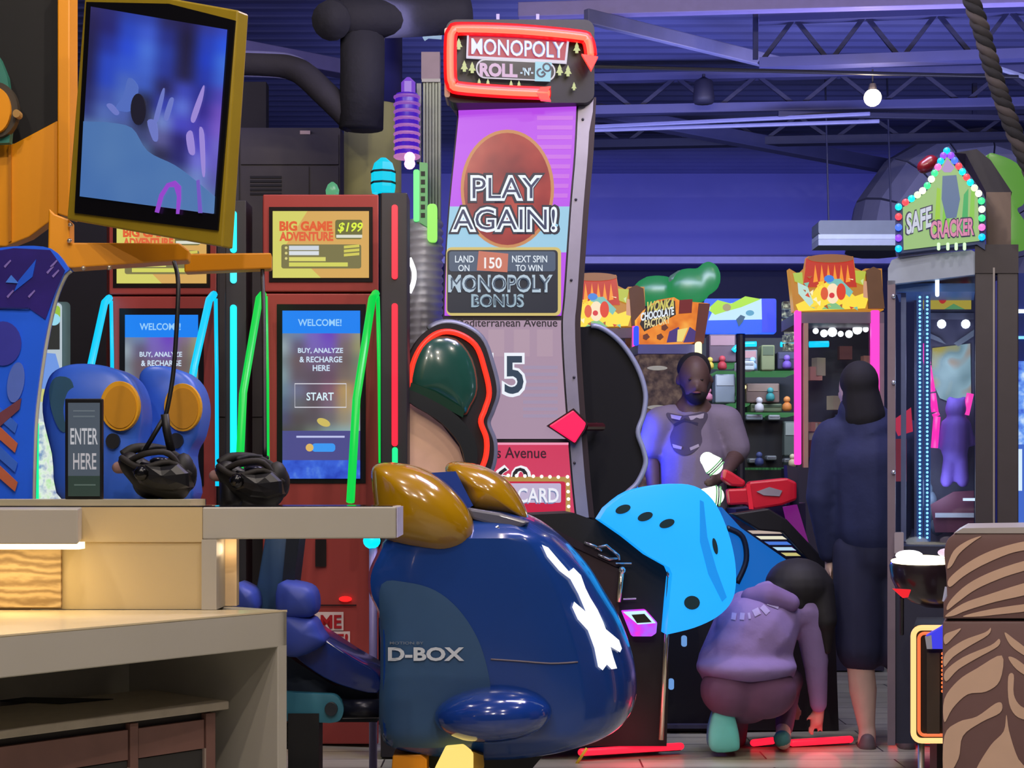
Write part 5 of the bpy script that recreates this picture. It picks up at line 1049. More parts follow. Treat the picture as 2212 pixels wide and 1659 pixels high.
# ================================================================ RIGHT SIDE: SAFE GAME, CONSOLE, ZEBRA BOX
sp = VP(2010, 6.5, -.27)
t = T('glass_prize_cabinet', 'tall grey-framed glass prize cabinet with blue light strips under the house-shaped sign', 'prize cabinet', P(2010, HY, 6.8)-Vector((0, 0, 1.2)))
FR = M(150, 162, 190, .4, .1); PST = M(120, 106, 122, .5, .1)
bulb('cabinet_strip_lamp', P(2020, 800, 6.66), 2.2, (.7, .85, 1), .1); bulb('cabinet_strip_lamp', P(2020, 1060, 6.66), 1.6, (.7, .85, 1), .1)
MB().card(sp, [(1918, 580), (1926, 562), (1940, 556), (2098, 540), (2110, 546), (2112, 592), (1940, 612), (1918, 616)], .4).build('top_beam', FR, t)
MB().card(sp, rect(1917, 606, 1934, 1610), .05).build('front_post', PST, t); MB().card(sp, rect(1946, 608, 1957, 1170), .04, -.1).build('inner_post', M(120, 120, 150, .4, .3), t)
for y in (640, 826, 1020): MB().sph(sp.p(1930, y, .008), .009, 8).build('bolt', M(200, 205, 220, .2, .7), t, smooth=True)
rp = VP(2150, 6.42, -.30)
MB().card(rp, rect(2106, 528, 2150, 1608), .08).build('wide_post', M(58, 52, 60, .5), t, bevel=.004); MB().card(rp, rect(2154, 528, 2200, 1608), .08).build('wide_post', M(62, 56, 62, .5), t, bevel=.004)
MB().card(rp, rect(2145, 578, 2149, 1600), .02, .006).build('pale_groove', M(150, 144, 146, .4), t)
MB().card(rp, rect(2106, 528, 2200, 590), .10, .005).build('header_board', M(54, 48, 54, .6), t)
MB().card(sp, rect(1934, 600, 2106, 1190), .006, -.01).build('glass_pane', GLASS, t)
MB().card(sp, rect(1921, 1180, 2106, 1606), .4, -.01).build('lower_body', M(40, 42, 66, .5), t)
MB().card(sp, rect(1936, 612, 2106, 630), .4, -.05).build('blue_inner_rim', M(60, 100, 160, .4), t)
for x in (1987, 2003):
    MB().card(sp, rect(x-7, 636, x+7, 1170), .01, -.03).build('strip_channel', E(24, 66, 128, .8), t)
    m = MB()
    for k in range(60): m.sph(sp.p(x, 642+k*8.8, -.022), .0055, 6)
    o = m.build('light_dots', E(150, 220, 255, 1.5), t); o['kind'] = 'stuff'
MB().card(sp, rr(2020, 585, 2029, 640, 4), .02, -.04).build('white_tube', E(235, 245, 255, 1.8), t)
pk = [(1996, 742), (2004, 790), (2014, 850), (2020, 892), (2024, 900), (2018, 972)]
for a, b_ in zip(pk, pk[1:]): MB().tube([sp.p(*a, -.25), sp.p(b_[0]-(b_[0]-a[0])*.06, b_[1]-(b_[1]-a[1])*.06, -.25)], .015, 8).build('pink_neon', E(255, 40, 170, 1.3), t, smooth=True)
MB().tube([sp.p(2096, 850, -.25), sp.p(2086, 896, -.25)], .015, 8).build('pink_neon', E(255, 60, 170, 1.3), t, smooth=True)
# display inside
b2p = VP(2040, 6.85, -.27)
MB().card(b2p, rect(1975, 600, 2104, 1190), .03).build('back_panel', M(70, 66, 96, .6), t)
pr(t, b2p, 'amber_print', rect(1992, 620, 2098, 668), E(196, 170, 60, .8), .004); pr(t, b2p, 'red_print', ell(2036, 640, 10, 16), E(205, 50, 40, .8), .007); pr(t, b2p, 'red_print', ell(2084, 632, 12, 14), E(205, 50, 40, .8), .007); pr(t, b2p, 'cream_print', ell(2060, 632, 18, 14), E(210, 160, 140, .8), .009); pr(t, b2p, 'green_print', [(2040, 668), (2060, 656), (2084, 668)], E(100, 160, 100, .8), .009)
pr(t, b2p, 'metal_shelf', rect(1984, 676, 2104, 690), M(110, 108, 130, .4), .006)
for x in (2034, 2086): MB().sph(b2p.p(x, 700, .03), .02, 10).build('white_bulb', E(250, 250, 255, 1.5), t, smooth=True)
for q in ([(1992, 712), (2030, 730), (2044, 744), (1990, 724)], [(2060, 742), (2104, 712), (2104, 726), (2070, 748)]): pr(t, b2p, 'chrome_ramp', q, M(170, 176, 196, .2, .6), .02)
pr(t, b2p, 'patchwork_print', [(2014, 752), (2096, 742), (2098, 860), (2080, 880), (2030, 860), (2012, 820)], EN('patchwork', [(.25, (190, 170, 70)), (.45, (130, 160, 170)), (.6, (160, 190, 200)), (.75, (190, 130, 70))], .8, 9, 1), .01)
remesh(MB().sph(b2p.p(2066, 884, .12), (.048, .045, .048)).sph(b2p.p(2052, 864, .12), .016).sph(b2p.p(2082, 864, .12), .016).cap(b2p.p(2066, 920, .12), .05, b2p.p(2062, 968, .12), .058).cap(b2p.p(2052, 985, .12), .028, b2p.p(2044, 1040, .1), .026).cap(b2p.p(2076, 985, .12), .028, b2p.p(2080, 1040, .1), .026).cap(b2p.p(2044, 915, .12), .022, b2p.p(2030, 960, .09), .02).cap(b2p.p(2086, 915, .1), .022, b2p.p(2098, 956, .08), .02), 'person_reflection_figure', M(116, 84, 186, .8), t, .010, 3)  # figure modelled in place of a person's reflection in the glass
MB().card(b2p, [(2010, 1090), (2060, 1062), (2104, 1060), (2104, 1150), (2020, 1150)], .1, .15).build('maroon_tray', M(96, 40, 66, .5), t)
for k in range(4): MB().sph(b2p.p(1998+k*9, 1060+k*24, .1), (.035, .03, .05), 10).build('grey_prize', M(90, 100, 120, .6), t, smooth=True)
pr(t, b2p, 'price_slip', rect(2020, 1108, 2104, 1118), M(190, 190, 205, .5), .17)
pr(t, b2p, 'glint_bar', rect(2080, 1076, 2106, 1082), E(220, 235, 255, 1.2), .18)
# red lever seen on the left of the cabinet
pr(t, b2p, 'red_sign', [(1926, 910), (1968, 880), (1972, 932), (1940, 942)], E(206, 36, 70, .9), .05); MB().card(b2p, rect(1930, 948, 1958, 1040), .04, .05).build('maroon_column', M(130, 20, 40, .5), t)
MB().card(sp, rr(1932, 1150, 1952, 1196, 3), .02, .03).build('coin_door', M(160, 150, 165, .4), t)
# house-shaped topper
hp_ = VP(2035, 6.45, -.2); hp_.e = Vector((.27, 1, 0))
t = T('house_marquee', 'house-shaped lit sign ringed with coloured bulbs on top of the glass cabinet', 'sign', hp_.p(2035, 545))
hs = [(1934, 440), (1992, 405), (2042, 318), (2050, 316), (2124, 418), (2130, 432), (2128, 540), (2110, 528), (1940, 548), (1934, 545)]
MB().card(hp_, hs, .12).build('sign_case', M(40, 60, 110, .4), t)
inn_ = [(1950, 448), (2000, 416), (2044, 340), (2048, 340), (2112, 424), (2116, 520), (1952, 540)]
f_ = pr(t, hp_, 'sign_face', inn_, E(150, 190, 120, .95), .006)
for k, (a, b_, c_) in enumerate(((2018, 2032, (150, 200, 50)), (2034, 2052, (120, 196, 60)), (2076, 2092, (50, 170, 96)), (2092, 2106, (130, 196, 70)))):
    pr(f_, hp_, 'green_ray', [(a+6, 430-abs(2060-a)*.6), (b_, 420-abs(2060-b_)*.4), (b_-2, 500), (a, 500)], E(*c_, .95), .009)
pr(f_, hp_, 'violet_peak', [(2034, 366), (2046, 342), (2062, 362), (2054, 372), (2040, 372)], E(170, 140, 200, .95), .009)
pr(f_, hp_, 'blue_grey_field', [(2036, 380), (2066, 378), (2074, 430), (2066, 470), (2044, 472), (2034, 430)], E(84, 110, 150, .95), .010)
def tilt(tx, x0, y0, x1, y1, rise, c): text(f_, hp_, tx, x0-3, y0-3, x1+3, y1+3, E(36, 34, 72, 1), .07, .013, rise=rise); text(f_, hp_, tx, x0, y0, x1, y1, c, .035, .017, rise=rise)
tilt('SAFE', 1958, 462, 2012, 508, -18, E(200, 205, 225, .95)); tilt('CRACKER', 2010, 478, 2104, 516, -8, E(214, 130, 170, .95))
BC = [(0, 190, 255), (60, 230, 140), (215, 250, 190), (255, 70, 80), (140, 70, 255), (255, 110, 190), (250, 250, 210), (0, 220, 220), (70, 110, 255)]
path = [(1941, 537), (1941, 514), (1941, 491), (1941, 468), (1941, 447), (1956, 437), (1969, 429), (1982, 421), (1993, 412), (2003, 401), (2012, 387), (2019, 374), (2026, 361), (2032, 348), (2038, 336), (2045, 326), (2054, 336), (2062, 347), (2071, 359), (2079, 371), (2088, 383), (2096, 394), (2105, 406), (2114, 418), (2120, 434), (2121, 452), (2121, 471), (2121, 491), (2121, 512)]
for k, (x, y) in enumerate(path):
    c_ = BC[(k*4+k//5) % 9]; MB().sph(hp_.p(x, y, .012), .0145, 10).build('marquee_bulb', E(*c_, 1.5), t, smooth=True)
for x in (2024, 2044, 2062, 2080): MB().card(hp_, rr(x, 524, x+7, 540, 3), .01, .02).build('drip_light', E(200, 250, 190, 1.3), t)
MB().card(VP(2130, 6.55, -.27), [(2062, 330), (2086, 332), (2130, 415), (2186, 415), (2140, 346), (2110, 322)], .3).build('dark_roof', M(26, 24, 40, .6), t)
MB().card(VP(2155, 6.52, -.3), rect(2130, 415, 2184, 530), .3).build('brown_side', M(104, 88, 80, .6), t)
MB().cap(P(2010, 352, 7.0), .035, P(1996, 360, 7.0), .03).build('red_beacon', M(120, 20, 34, .3, coat=.5), t, smooth=True)
t = T('green_leaf_board', 'lime green leaf-shaped board at the right edge behind the house sign', 'board', P(2190, 530, 7.4))
smooth_angle(MB().card(VP(2190, 7.4), [tuple(p) for p in cr([(2136, 340), (2160, 335), (2205, 360), (2214, 410), (2212, 440), (2198, 452), (2215, 480), (2230, 530), (2180, 532), (2184, 440)], 4, True)], .08).build('leaf', E(96, 160, 60, .75), t, bevel=.01))
t = T('blue_lit_machine', 'machine glowing blue-white at the extreme right edge', 'arcade machine', P(2230, HY, 7.0)-Vector((0, 0, 1.2)))
bp_ = VP(2230, 7.0)
MB().card(bp_, rect(2192, 590, 2300, 1636), .5).build('body', M(44, 58, 130, .4), t); MB().card(bp_, rect(2196, 668, 2290, 676), .02, .01).build('white_bar', E(225, 245, 255, 1.5), t); MB().card(bp_, rect(2198, 726, 2290, 732), .02, .01).build('cyan_bar', E(130, 210, 255, 1.3), t)
MB().card(bp_, rect(2198, 780, 2290, 960), .02, .01).build('picture', EN('blue_scribble', [(.3, (40, 70, 200)), (.5, (110, 160, 245)), (.65, (200, 225, 255))], 1, 25, 4), t); MB().card(bp_, rect(2196, 960, 2290, 1130), .02, .01).build('lower_window', E(70, 110, 210, .9), t); MB().card(bp_, rect(2200, 970, 2208, 1060), .02, .02).build('white_bar', E(200, 220, 250, 1.2), t)
# console pod
cp2 = P(1995, 1250, 5.9)
t = T('game_console_pod', 'dark rounded game console with glowing white and yellow top', 'console', P(2010, 1312, 5.9))
rows_ = [(1204, 1930, 2060), (1222, 1922, 2066), (1250, 1926, 2068), (1280, 1940, 2064), (1300, 1968, 2060), (1312, 2000, 2050)]
rings = []
for y, a, b_ in rows_:
    ca = P(a, y, 5.9); cb = P(b_, y, 5.9); c = (ca+cb)/2; rx = (cb.x-ca.x)/2
    rings.append([c+Vector((rx*math.cos(q), rx*.9*math.sin(q), 0)) for q in [2*math.pi*i/24 for i in range(24)]])
MB().loft(rings).build('bowl', M(34, 22, 30, .3, coat=.3), t, smooth=True)
MB().sph(P(1994, 1212, 5.88), (.116, .10, .022), 24).build('glowing_top', E(255, 240, 200, 2.2), t, smooth=True)
MB().sph(P(1964, 1200, 5.84), (.05, .045, .02), 16).build('white_button', E(255, 255, 255, 2.2), t, smooth=True); MB().sph(P(2046, 1194, 5.86), (.034, .034, .016), 16).build('rainbow_button', E(220, 190, 210, 1.3), t, smooth=True)
MB().card(VP(1950, 5.78), [(1930, 1272), (1968, 1274), (1962, 1290), (1952, 1292)], .02, .0).build('red_lamp', E(225, 30, 40, 1.2), t)
MB().tube([P(1948, 1290, 5.95), P(1948, 1370, 6.05)], .008, 6).build('stem', M(30, 30, 40, .4), t); MB().card(VP(2052, 5.7), [(2042, 1290), (2046, 1268), (2062, 1282), (2060, 1292), (2040, 1300)], .03).build('pale_tab', M(190, 196, 215, .4), t)
# orange framed machine
fp = VP(2005, 5.85, -.28); t = T('orange_lit_frame', 'dark cabinet door framed by a glowing orange rounded light loop', 'arcade cabinet', P(2020, HY, 5.95)-Vector((0, 0, 1.2)))
MB().card(fp, rect(1974, 1352, 2120, 1604), .4, -.02).build('cabinet', M(22, 16, 18, .5), t)
ol = rr(1973, 1356, 2100, 1600, 18)
MB().tube([fp.p(x, y, .0) for x, y in ol], .010, 8, closed=True).build('outer_light_loop', E(255, 190, 120, 1.5), t, smooth=True)
MB().tube([fp.p(x, y, .0) for x, y in rr(1985, 1368, 2090, 1588, 12)], .006, 8, closed=True).build('inner_light_loop', E(235, 110, 60, 1.2), t, smooth=True)
pr(t, fp, 'tan_panel', rect(2002, 1410, 2030, 1590), M(70, 56, 46, .4), .002)
MB().card(fp, [(2000, 1372), (2038, 1350), (2040, 1402), (2004, 1402)], .05, .03).build('blue_reader', E(60, 60, 230, 1), t, bevel=.004); MB().card(fp, [(1998, 1376), (2012, 1372), (2014, 1402), (2002, 1402)], .05, .035).build('reader_bezel', M(180, 184, 200, .4), t)
for k in range(10): MB().sph(fp.p(2036, 1412+k*9, .01), .0055, 6).build('orange_dot', E(255, 120, 60, 1.3), t)
b = Vector(t.location); MB().lathe(Vector((P(1990, 0, 5.9).x, 5.9, 0)), [(.04, 0), (.04, .012), (.012, .02), (.012, .26)], 14).build('levelling_foot', M(160, 165, 170, .3, .7), t, smooth=True); MB().box(Vector((P(2045, 0, 6.05).x, 6.05, .13)), (.10, .1, .26)).build('plinth', M(40, 20, 26, .5), t)
# zebra painted box
zp = VP(2130, 4.75, -.31); t = T('zebra_box', 'brown and tan zebra-striped rounded box in the right foreground', 'painted box', P(2180, HY, 5.0)-Vector((0, 0, 1.2)))
TAN = M(214, 178, 154, .5, var=.08); BRN = M(112, 82, 80, .5, var=.08)
smooth_angle(MB().card(zp, [(2038, 1336), (2038, 1300), (2046, 1290)]+[tuple(p) for p in cr([(2044, 1240), (2040, 1190), (2050, 1162), (2076, 1148)], 4)]+[(2420, 1142), (2420, 1336)], .6).build('upper_box', BRN, t, bevel=.012))
smooth_angle(MB().card(zp, [(2036, 1342), (2420, 1342), (2420, 1920), (2036, 1920)], .6).build('lower_box', BRN, t, bevel=.008))
MB().card(zp, rect(2046, 1334, 2420, 1344), .5, -.02).build('dark_seam', M(40, 26, 26, .6), t)
MB().card(zp, [(2060, 1152), (2080, 1141), (2420, 1136), (2420, 1152)], .58, .004).build('pale_top_edge', M(176, 168, 165, .35), t)  # paler strip along the top edge
def stripe(px, up=True): pr(t, zp, 'tan_stripe', cr(px, 4, True), TAN, .003, .002)
for q in ([(2046, 1226), (2060, 1190), (2090, 1168), (2120, 1158), (2100, 1172), (2072, 1196), (2056, 1222)],
          [(2050, 1250), (2090, 1216), (2140, 1190), (2200, 1172), (2230, 1170), (2230, 1184), (2180, 1196), (2120, 1222), (2080, 1246), (2052, 1268)],
          [(2052, 1298), (2090, 1262), (2150, 1232), (2230, 1208), (2230, 1226), (2170, 1246), (2110, 1272), (2070, 1300), (2046, 1318)],
          [(2042, 1330), (2080, 1304), (2130, 1286), (2230, 1256), (2230, 1280), (2150, 1300), (2090, 1318), (2060, 1330)],
          [(2080, 1331), (2140, 1316), (2230, 1304), (2230, 1318), (2150, 1328), (2110, 1332)],
          [(2040, 1372), (2062, 1362), (2076, 1358), (2060, 1376), (2042, 1392)],
          [(2042, 1412), (2080, 1384), (2128, 1366), (2140, 1356), (2134, 1372), (2090, 1398), (2058, 1420), (2040, 1440)],
          [(2042, 1450), (2080, 1420), (2140, 1394), (2158, 1380), (2156, 1396), (2110, 1422), (2070, 1446), (2044, 1472)],
          [(2040, 1510), (2070, 1470), (2110, 1444), (2164, 1416), (2160, 1470), (2130, 1494), (2090, 1500), (2058, 1530), (2040, 1560)],
          [(2040, 1590), (2070, 1560), (2110, 1548), (2150, 1520), (2164, 1520), (2160, 1540), (2120, 1560), (2080, 1590), (2070, 1640), (2040, 1680)],
          [(2110, 1659), (2140, 1610), (2168, 1580), (2174, 1544), (2180, 1580), (2200, 1640), (2230, 1680), (2110, 1680)],
          [(2170, 1366), (2190, 1380), (2220, 1404), (2230, 1424), (2200, 1408), (2180, 1390)],
          [(2178, 1420), (2196, 1424), (2230, 1452), (2230, 1466), (2196, 1446)],
          [(2178, 1462), (2190, 1458), (2190, 1500), (2206, 1526), (2240, 1540), (2240, 1556), (2200, 1550), (2180, 1520)]): stripe(q)
# ================================================================ PEOPLE
SKD = M(120, 84, 70, .6); DHAIR = M(16, 14, 18, .8)
def hand(mb, palm, direction, side, r=.009, L=.075, spread=.16, curl=.4, down=Vector((0, 0, -1))):
    """palm plus five bent fingers"""
    d = Vector(direction).normalized(); s = Vector(side).normalized(); nrm = d.cross(s).normalized()
    mb.cap(palm-d*.035, .026, palm+d*.03, .030)
    for k in range(4):
        o = palm+d*.045+s*(k-1.5)*.0185; l = L*(.86, 1, .95, .75)[k]
        a = o+(d+s*(k-1.5)*spread*.4)*l*.5; b = a+(d*math.cos(curl)+nrm*math.sin(curl))*l*.5
        mb.cap(o, r, a, r*.95); mb.cap(a, r*.95, b, r*.8)
    o = palm-s*.024; a = o+(d*.6-s*.8)*.03; b = a+(d*.9-s*.3)*.03; mb.cap(o, r*1.2, a, r*1.1); mb.cap(a, r*1.1, b, r*.9)
# --- person in T-shirt, facing the viewer, head bowed
Y1 = 8.6; q = lambda x, y, dz=0: P(x, y, Y1+dz); k = Y1/F
t = T('person', 'person in a pale printed T-shirt looking down, half lit by blue light', 'person', P(1497, HY, Y1)-Vector((0, 0, 1.2)))
SKN = M(86, 64, 58, .6)
mb = MB()
mb.sph(q(1500, 812, -.03), (.082, .10, .112), 20).sph(q(1503, 842, -.07), (.062, .07, .075), 16)      # skull, bowed jaw
mb.cap(q(1499, 838, .0), .062, q(1497, 885, .03), .066)
mb.sph(q(1505, 836, -.135), (.016, .022, .022), 10).sph(q(1463, 822, 0), (.012, .022, .032), 10).sph(q(1537, 822, 0), (.012, .022, .032), 10)   # nose, ears
mb.cap(q(1497, 900, .03), .12, q(1495, 1060, .03), .15)
mb.cap(q(1428, 915, .02), .06, q(1407, 990, .03), .050).cap(q(1407, 990, .03), .046, q(1412, 1062, -.03), .034)
mb.cap(q(1566, 912, .02), .06, q(1590, 985, .0), .052).cap(q(1590, 985, 0), .046, q(1562, 1028, -.32), .034)
hand(mb, q(1414, 1082, -.04), (.02, -.1, -1), (.3, -1, 0)); hand(mb, q(1553, 1034, -.42), (-.5, -.8, -.1), (.2, .1, 1), curl=1.0)
for x in (1460, 1532): mb.cap(q(x, 1090, .03), .085, q(x, 1300, .02), .065).cap(q(x, 1300, .02), .062, q(x, 1490, .04), .042).cap(q(x, 1505, .03), .042, q(x, 1514, -.12), .036)
remesh(mb, 'body', SKN, t, .012, 5)
mb = MB()
mb.cap(q(1497, 912, .03), .13, q(1496, 1000, .02), .175).cap(q(1496, 990, .02), .175, q(1496, 1090, .02), .19).cap(q(1440, 908, .03), .085, q(1555, 906, .03), .085)
mb.cap(q(1424, 912, .02), .085, q(1408, 968, .03), .078).cap(q(1570, 910, .02), .085, q(1590, 968, .01), .08)
SH = M(122, 112, 130, .8, var=.15, scale=8, bump=.8)
sh = remesh(mb, 't_shirt', SH, t, .014, 8)
bv = bvh_of([sh])
PRT = M(70, 62, 80, .8); PRL = M(160, 152, 165, .8)
decal(sh, bv, 'chest_print', cr([(1442, 892), (1478, 898), (1520, 890), (1528, 902), (1514, 930), (1516, 955), (1500, 976), (1478, 984), (1456, 972), (1448, 944), (1456, 920), (1442, 902)], 3, True), PRT, .004, 10)
for q2_ in ([(1448, 896), (1474, 900), (1470, 908), (1450, 904)], [(1488, 900), (1520, 894), (1518, 904), (1492, 908)], [(1454, 960), (1474, 966), (1472, 972), (1456, 968)], [(1490, 968), (1508, 960), (1510, 966), (1492, 974)]): decal(sh, bv, 'pale_print', q2_, PRL, .007, 10)
decal(sh, bv, 'dark_arc', [(1456, 916), (1480, 904), (1508, 914), (1506, 920), (1480, 911), (1460, 922)], M(40, 36, 60, .8), .007, 8)
mb = MB(); mb.cap(q(1496, 1085, .02), .17, q(1496, 1110, .02), .16)
for x in (1460, 1532): mb.cap(q(x, 1095, .03), .105, q(x, 1480, .03), .07)
remesh(mb, 'trousers', M(30, 30, 46, .8), t, .016, 5)
mb = MB().sph(q(1499, 796, .015), (.092, .108, .088), 20).sph(q(1500, 815, .05), (.086, .075, .095), 18)
remesh(mb, 'short_dark_hair', DHAIR, t, .012, 4)
mb = MB().sph(q(1504, 853, -.075), (.056, .066, .055), 16).cap(q(1474, 830, -.02), .018, q(1486, 852, -.07), .022).cap(q(1532, 830, -.02), .018, q(1520, 852, -.07), .022)
remesh(mb, 'beard', M(26, 20, 22, .9), t, .010, 3)
for x in (1490, 1516): MB().sph(q(x, 820, -.12), (.009, .006, .004), 8).build('eye', M(30, 24, 24, .3), t, smooth=True)
MB().sph(q(1505, 848, -.141), (.024, .008, .006), 10).build('mouth', M(110, 60, 60, .5), t, smooth=True)
for x in (1460, 1532): remesh(MB().cap(q(x, 1512, .06), .045, q(x, 1516, -.16), .042), 'shoe', M(20, 20, 26, .6), t, .012, 3)
# --- standing person seen from behind
Y2 = 7.3; q = lambda x, y, dz=0: P(x, y, Y2+dz)
t = T('person', 'person in dark hooded jacket and knee-length shorts standing with back turned', 'person', P(1885, HY, Y2)-Vector((0, 0, 1.2)))
SK2 = M(206, 178, 168, .6)
mb = MB().sph(q(1850, 838, 0), (.078, .10, .115), 20).sph(q(1838, 862, .07), (.05, .05, .07), 14).cap(q(1856, 880, .02), .06, q(1868, 930, .02), .07)
mb.sph(q(1815, 852, .09), (.016, .02, .02), 8).sph(q(1822, 846, -.02), (.012, .02, .03), 10).sph(q(1884, 846, .0), (.012, .022, .03), 10)
mb.cap(q(1880, 940, .03), .12, q(1885, 1180, .03), .15)
mb.cap(q(1790, 960, .03), .06, q(1768, 1080, .03), .05).cap(q(1768, 1080, .03), .046, q(1790, 1190, .09), .034); hand(mb, q(1794, 1222, .10), (.05, .1, -1), (.2, 1, 0))
mb.cap(q(1978, 960, .03), .06, q(2000, 1080, .03), .05).cap(q(2000, 1080, .03), .046, q(1990, 1190, .09), .034); hand(mb, q(1988, 1222, .10), (.0, .1, -1), (.2, 1, 0))
for x in (1852, 1938):
    mb.cap(q(x+4, 1200, .03), .10, q(x+6, 1430, .02), .068).cap(q(x+6, 1430, .02), .062, q(x+12, 1490, .035), .064).cap(q(x+12, 1490, .035), .064, q(x+20, 1575, .03), .038).cap(q(x+22, 1578, .03), .040, q(x+20, 1606, .02), .042)
    mb.cap(q(x+20, 1606, .0), .034, q(x+6, 1608, .17), .028)
remesh(mb, 'body', SK2, t, .012, 5)
JK = M(30, 38, 78, .85, var=.2, scale=6, bump=.9)
mb = MB().cap(q(1872, 925, .03), .13, q(1880, 1010, .02), .185).cap(q(1880, 1000, .02), .185, q(1886, 1140, .02), .175).cap(q(1800, 945, .03), .09, q(1955, 945, .03), .09).cap(q(1852, 890, .0), .09, q(1872, 935, .0), .13)
mb.cap(q(1794, 955, .03), .088, q(1772, 1075, .03), .068).cap(q(1772, 1075, .03), .066, q(1790, 1195, .08), .048).cap(q(1970, 955, .03), .088, q(1996, 1075, .03), .068).cap(q(1996, 1075, .03), .066, q(1988, 1195, .08), .048)
remesh(mb, 'jacket', JK, t, .014, 7)
mb = MB().sph(q(1856, 826, -.02), (.088, .10, .10), 20).cap(q(1858, 840, -.03), .082, q(1866, 900, -.02), .10)
remesh(mb, 'hood_and_hair', M(16, 15, 24, .85), t, .012, 4)
mb = MB().cap(q(1884, 1150, .03), .155, q(1886, 1190, .03), .16)
for x in (1856, 1940): mb.cap(q(x, 1190, .03), .125, q(x+4, 1400, .025), .115)
remesh(mb, 'shorts', M(30, 34, 66, .8), t, .014, 5)
for x in (1852, 1938): remesh(MB().cap(q(x+22, 1612, -.02), .040, q(x+6, 1613, .19), .034).cap(q(x+22, 1600, -.02), .034, q(x+20, 1604, .05), .034), 'shoe', M(96, 84, 90, .6), t, .010, 3)
# --- kneeling person in purple hoodie
Y3 = 7.05; q = lambda x, y, dz=0: P(x, y, Y3+dz)
t = T('person', 'person in purple hoodie kneeling on one knee with long dark hair, back turned', 'person', P(1640, HY, Y3)-Vector((0, 0, 1.2)))
SK3 = M(200, 160, 150, .6)
def girl_limbs(mb, r):
    mb.cap(q(1575, 1490, .02), .10*r, q(1585, 1590, .36), .062*r)                       # left thigh down to knee on floor
    mb.cap(q(1588, 1597, .34), .052*r, q(1572, 1585, .05), .042*r)                      # left shin along the floor
    mb.cap(q(1668, 1490, .02), .10*r, q(1705, 1470, .36), .066*r)                       # right thigh forward
    mb.cap(q(1705, 1470, .36), .060*r, q(1694, 1572, .16), .042*r)                      # right shin
mb = MB(); girl_limbs(mb, .82)
mb.cap(q(1620, 1480, .04), .12, q(1650, 1370, .10), .11).cap(q(1650, 1370, .10), .11, q(1690, 1300, .2), .10).cap(q(1690, 1300, .2), .05, q(1718, 1270, .24), .05).sph(q(1730, 1272, .27), (.075, .085, .10), 18).sph(q(1742, 1296, .33), (.05, .05, .05), 12).sph(q(1752, 1300, .39), (.014, .016, .016), 8)
mb.cap(q(1750, 1325, .16), .042, q(1766, 1435, .20), .036).cap(q(1766, 1435, .2), .034, q(1768, 1520, .24), .025); hand(mb, q(1767, 1542, .26), (-.1, .3, -1), (1, .2, 0), .0075, .06)
mb.cap(q(1600, 1330, .22), .042, q(1640, 1420, .42), .036).cap(q(1640, 1420, .42), .034, q(1700, 1500, .5), .025); hand(mb, q(1708, 1515, .5), (.4, .3, -1), (1, -.2, 0), .0075, .06)
mb.cap(q(1692, 1574, .15), .035, q(1692, 1600, .10), .036).cap(q(1692, 1604, .12), .034, q(1692, 1606, .28), .026)
mb.cap(q(1572, 1585, .04), .032, q(1566, 1540, .03), .034).cap(q(1566, 1540, .03), .034, q(1566, 1600, .05), .034)
remesh(mb, 'body', SK3, t, .011, 5)
mb = MB(); girl_limbs(mb, 1.0)
mb.sph(q(1576, 1490, .0), (.13, .14, .12), 18).sph(q(1650, 1492, .0), (.145, .14, .125), 18).cap(q(1615, 1460, .06), .15, q(1612, 1490, .06), .15)
remesh(mb, 'leggings', M(104, 70, 100, .85, var=.2, scale=10), t, .012, 6)
HD = M(136, 116, 168, .9, var=.15, scale=7, bump=.9)
mb = MB().sph(q(1612, 1440, .03), (.225, .21, .07), 20).cap(q(1612, 1410, .05), .17, q(1632, 1370, .08), .18).cap(q(1632, 1370, .08), .19, q(1672, 1318, .16), .14).cap(q(1560, 1445, .04), .10, q(1665, 1440, .04), .11).cap(q(1610, 1310, .16), .075, q(1735, 1318, .14), .085).cap(q(1585, 1340, .14), .085, q(1560, 1430, .06), .11)
mb.cap(q(1746, 1322, .14), .075, q(1762, 1430, .18), .058).cap(q(1762, 1430, .18), .056, q(1768, 1522, .23), .04).cap(q(1604, 1330, .2), .07, q(1640, 1420, .42), .05).cap(q(1640, 1420, .42), .048, q(1696, 1494, .49), .036)
hd = remesh(mb, 'hoodie', HD, t, .012, 7)
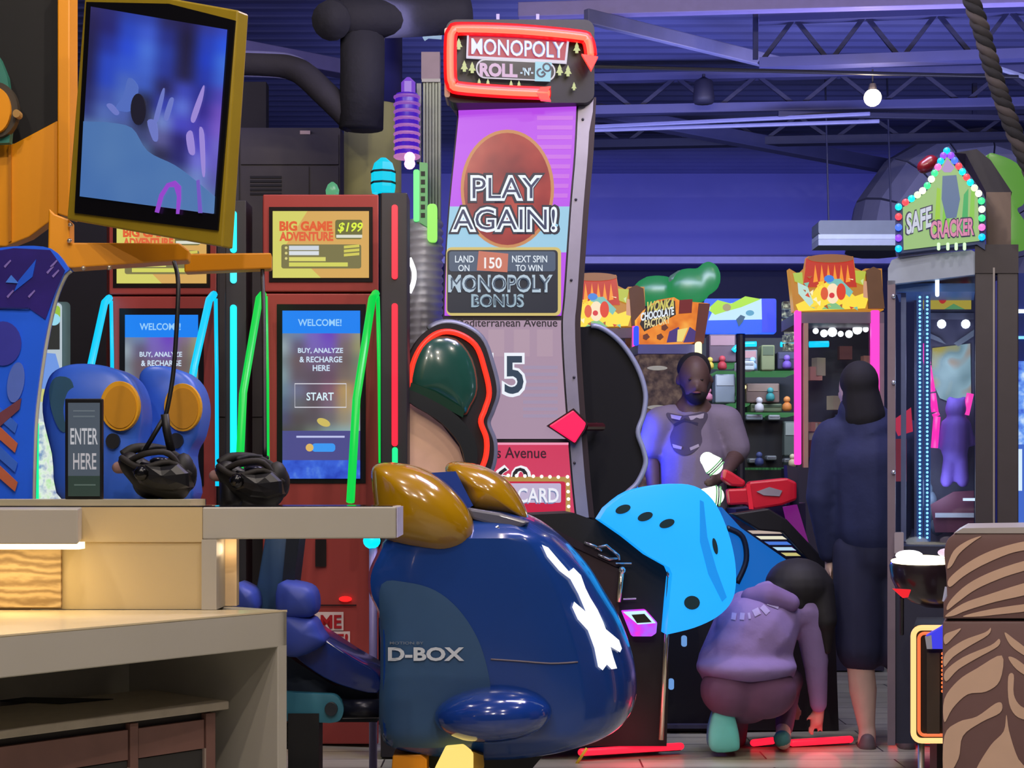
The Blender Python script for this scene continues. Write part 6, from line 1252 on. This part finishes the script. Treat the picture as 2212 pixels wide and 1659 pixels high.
remesh(MB().cap(q(1622, 1290, .06), .045, q(1660, 1288, .02), .06).cap(q(1660, 1288, .02), .06, q(1706, 1302, .03), .045), 'hood', M(124, 100, 150, .9), hd, .010, 5)
bv = bvh_of([hd])
class HP:
    def p(s, x, y, off=0):
        o = Vector((0, 0, H)); d = Vector(((x-CX)/F, 1, -(y-HY)/F)).normalized(); h, nr, i, ds = bv.ray_cast(o, d)
        return h-d*off if h else P(x, y, Y3)
LT = M(170, 158, 205, .8)
for (x, y, w_, h_, a) in ((1586, 1332, 10, 15, .15), (1604, 1332, 10, 15, .1), (1619, 1331, 5, 13, -.15), (1634, 1323, 14, 15, -.45), (1652, 1318, 12, 20, -.75), (1670, 1306, 26, 13, .35)):
    ca, sa = math.cos(a), math.sin(a); pts = [(x+dx*ca-dy*sa, y+dx*sa+dy*ca) for dx, dy in ((-w_/2, -h_/2), (w_/2, -h_/2), (w_/2, h_/2), (-w_/2, h_/2))]
    decal(hd, bv, 'back_print', pts, LT, .004, 6)
mb = MB().sph(q(1724, 1265, .18), (.150, .14, .125), 20).cap(q(1762, 1270, .16), .085, q(1782, 1340, .12), .055).cap(q(1782, 1340, .12), .05, q(1786, 1405, .14), .02).cap(q(1690, 1280, .12), .06, q(1720, 1305, .10), .05)
for k in range(5): mb.cap(q(1745+k*9, 1300, .12+.02*k), .022, q(1760+k*8, 1370+k*9, .14+.02*k), .008)
remesh(mb, 'long_dark_hair', M(18, 15, 20, .7), t, .010, 3)
TEAL = M(112, 212, 204, .8)
MB().pillow(VP(1565, 7.02), cr([(1546, 1532), (1562, 1519), (1580, 1530), (1592, 1565), (1598, 1605), (1590, 1622), (1538, 1622), (1532, 1580)], 4, True), .03, .08, 5).build('teal_sole_sock', TEAL, t, smooth=True)
remesh(MB().cap(q(1690, 1596, .10), .040, q(1690, 1604, .26), .032), 'teal_shoe', M(60, 120, 122, .7), t, .009, 3)
# drop bookkeeping keys
for o in list(bpy.data.objects):
    for k_ in ('_b', '_yb'):
        if k_ in o: del o[k_]
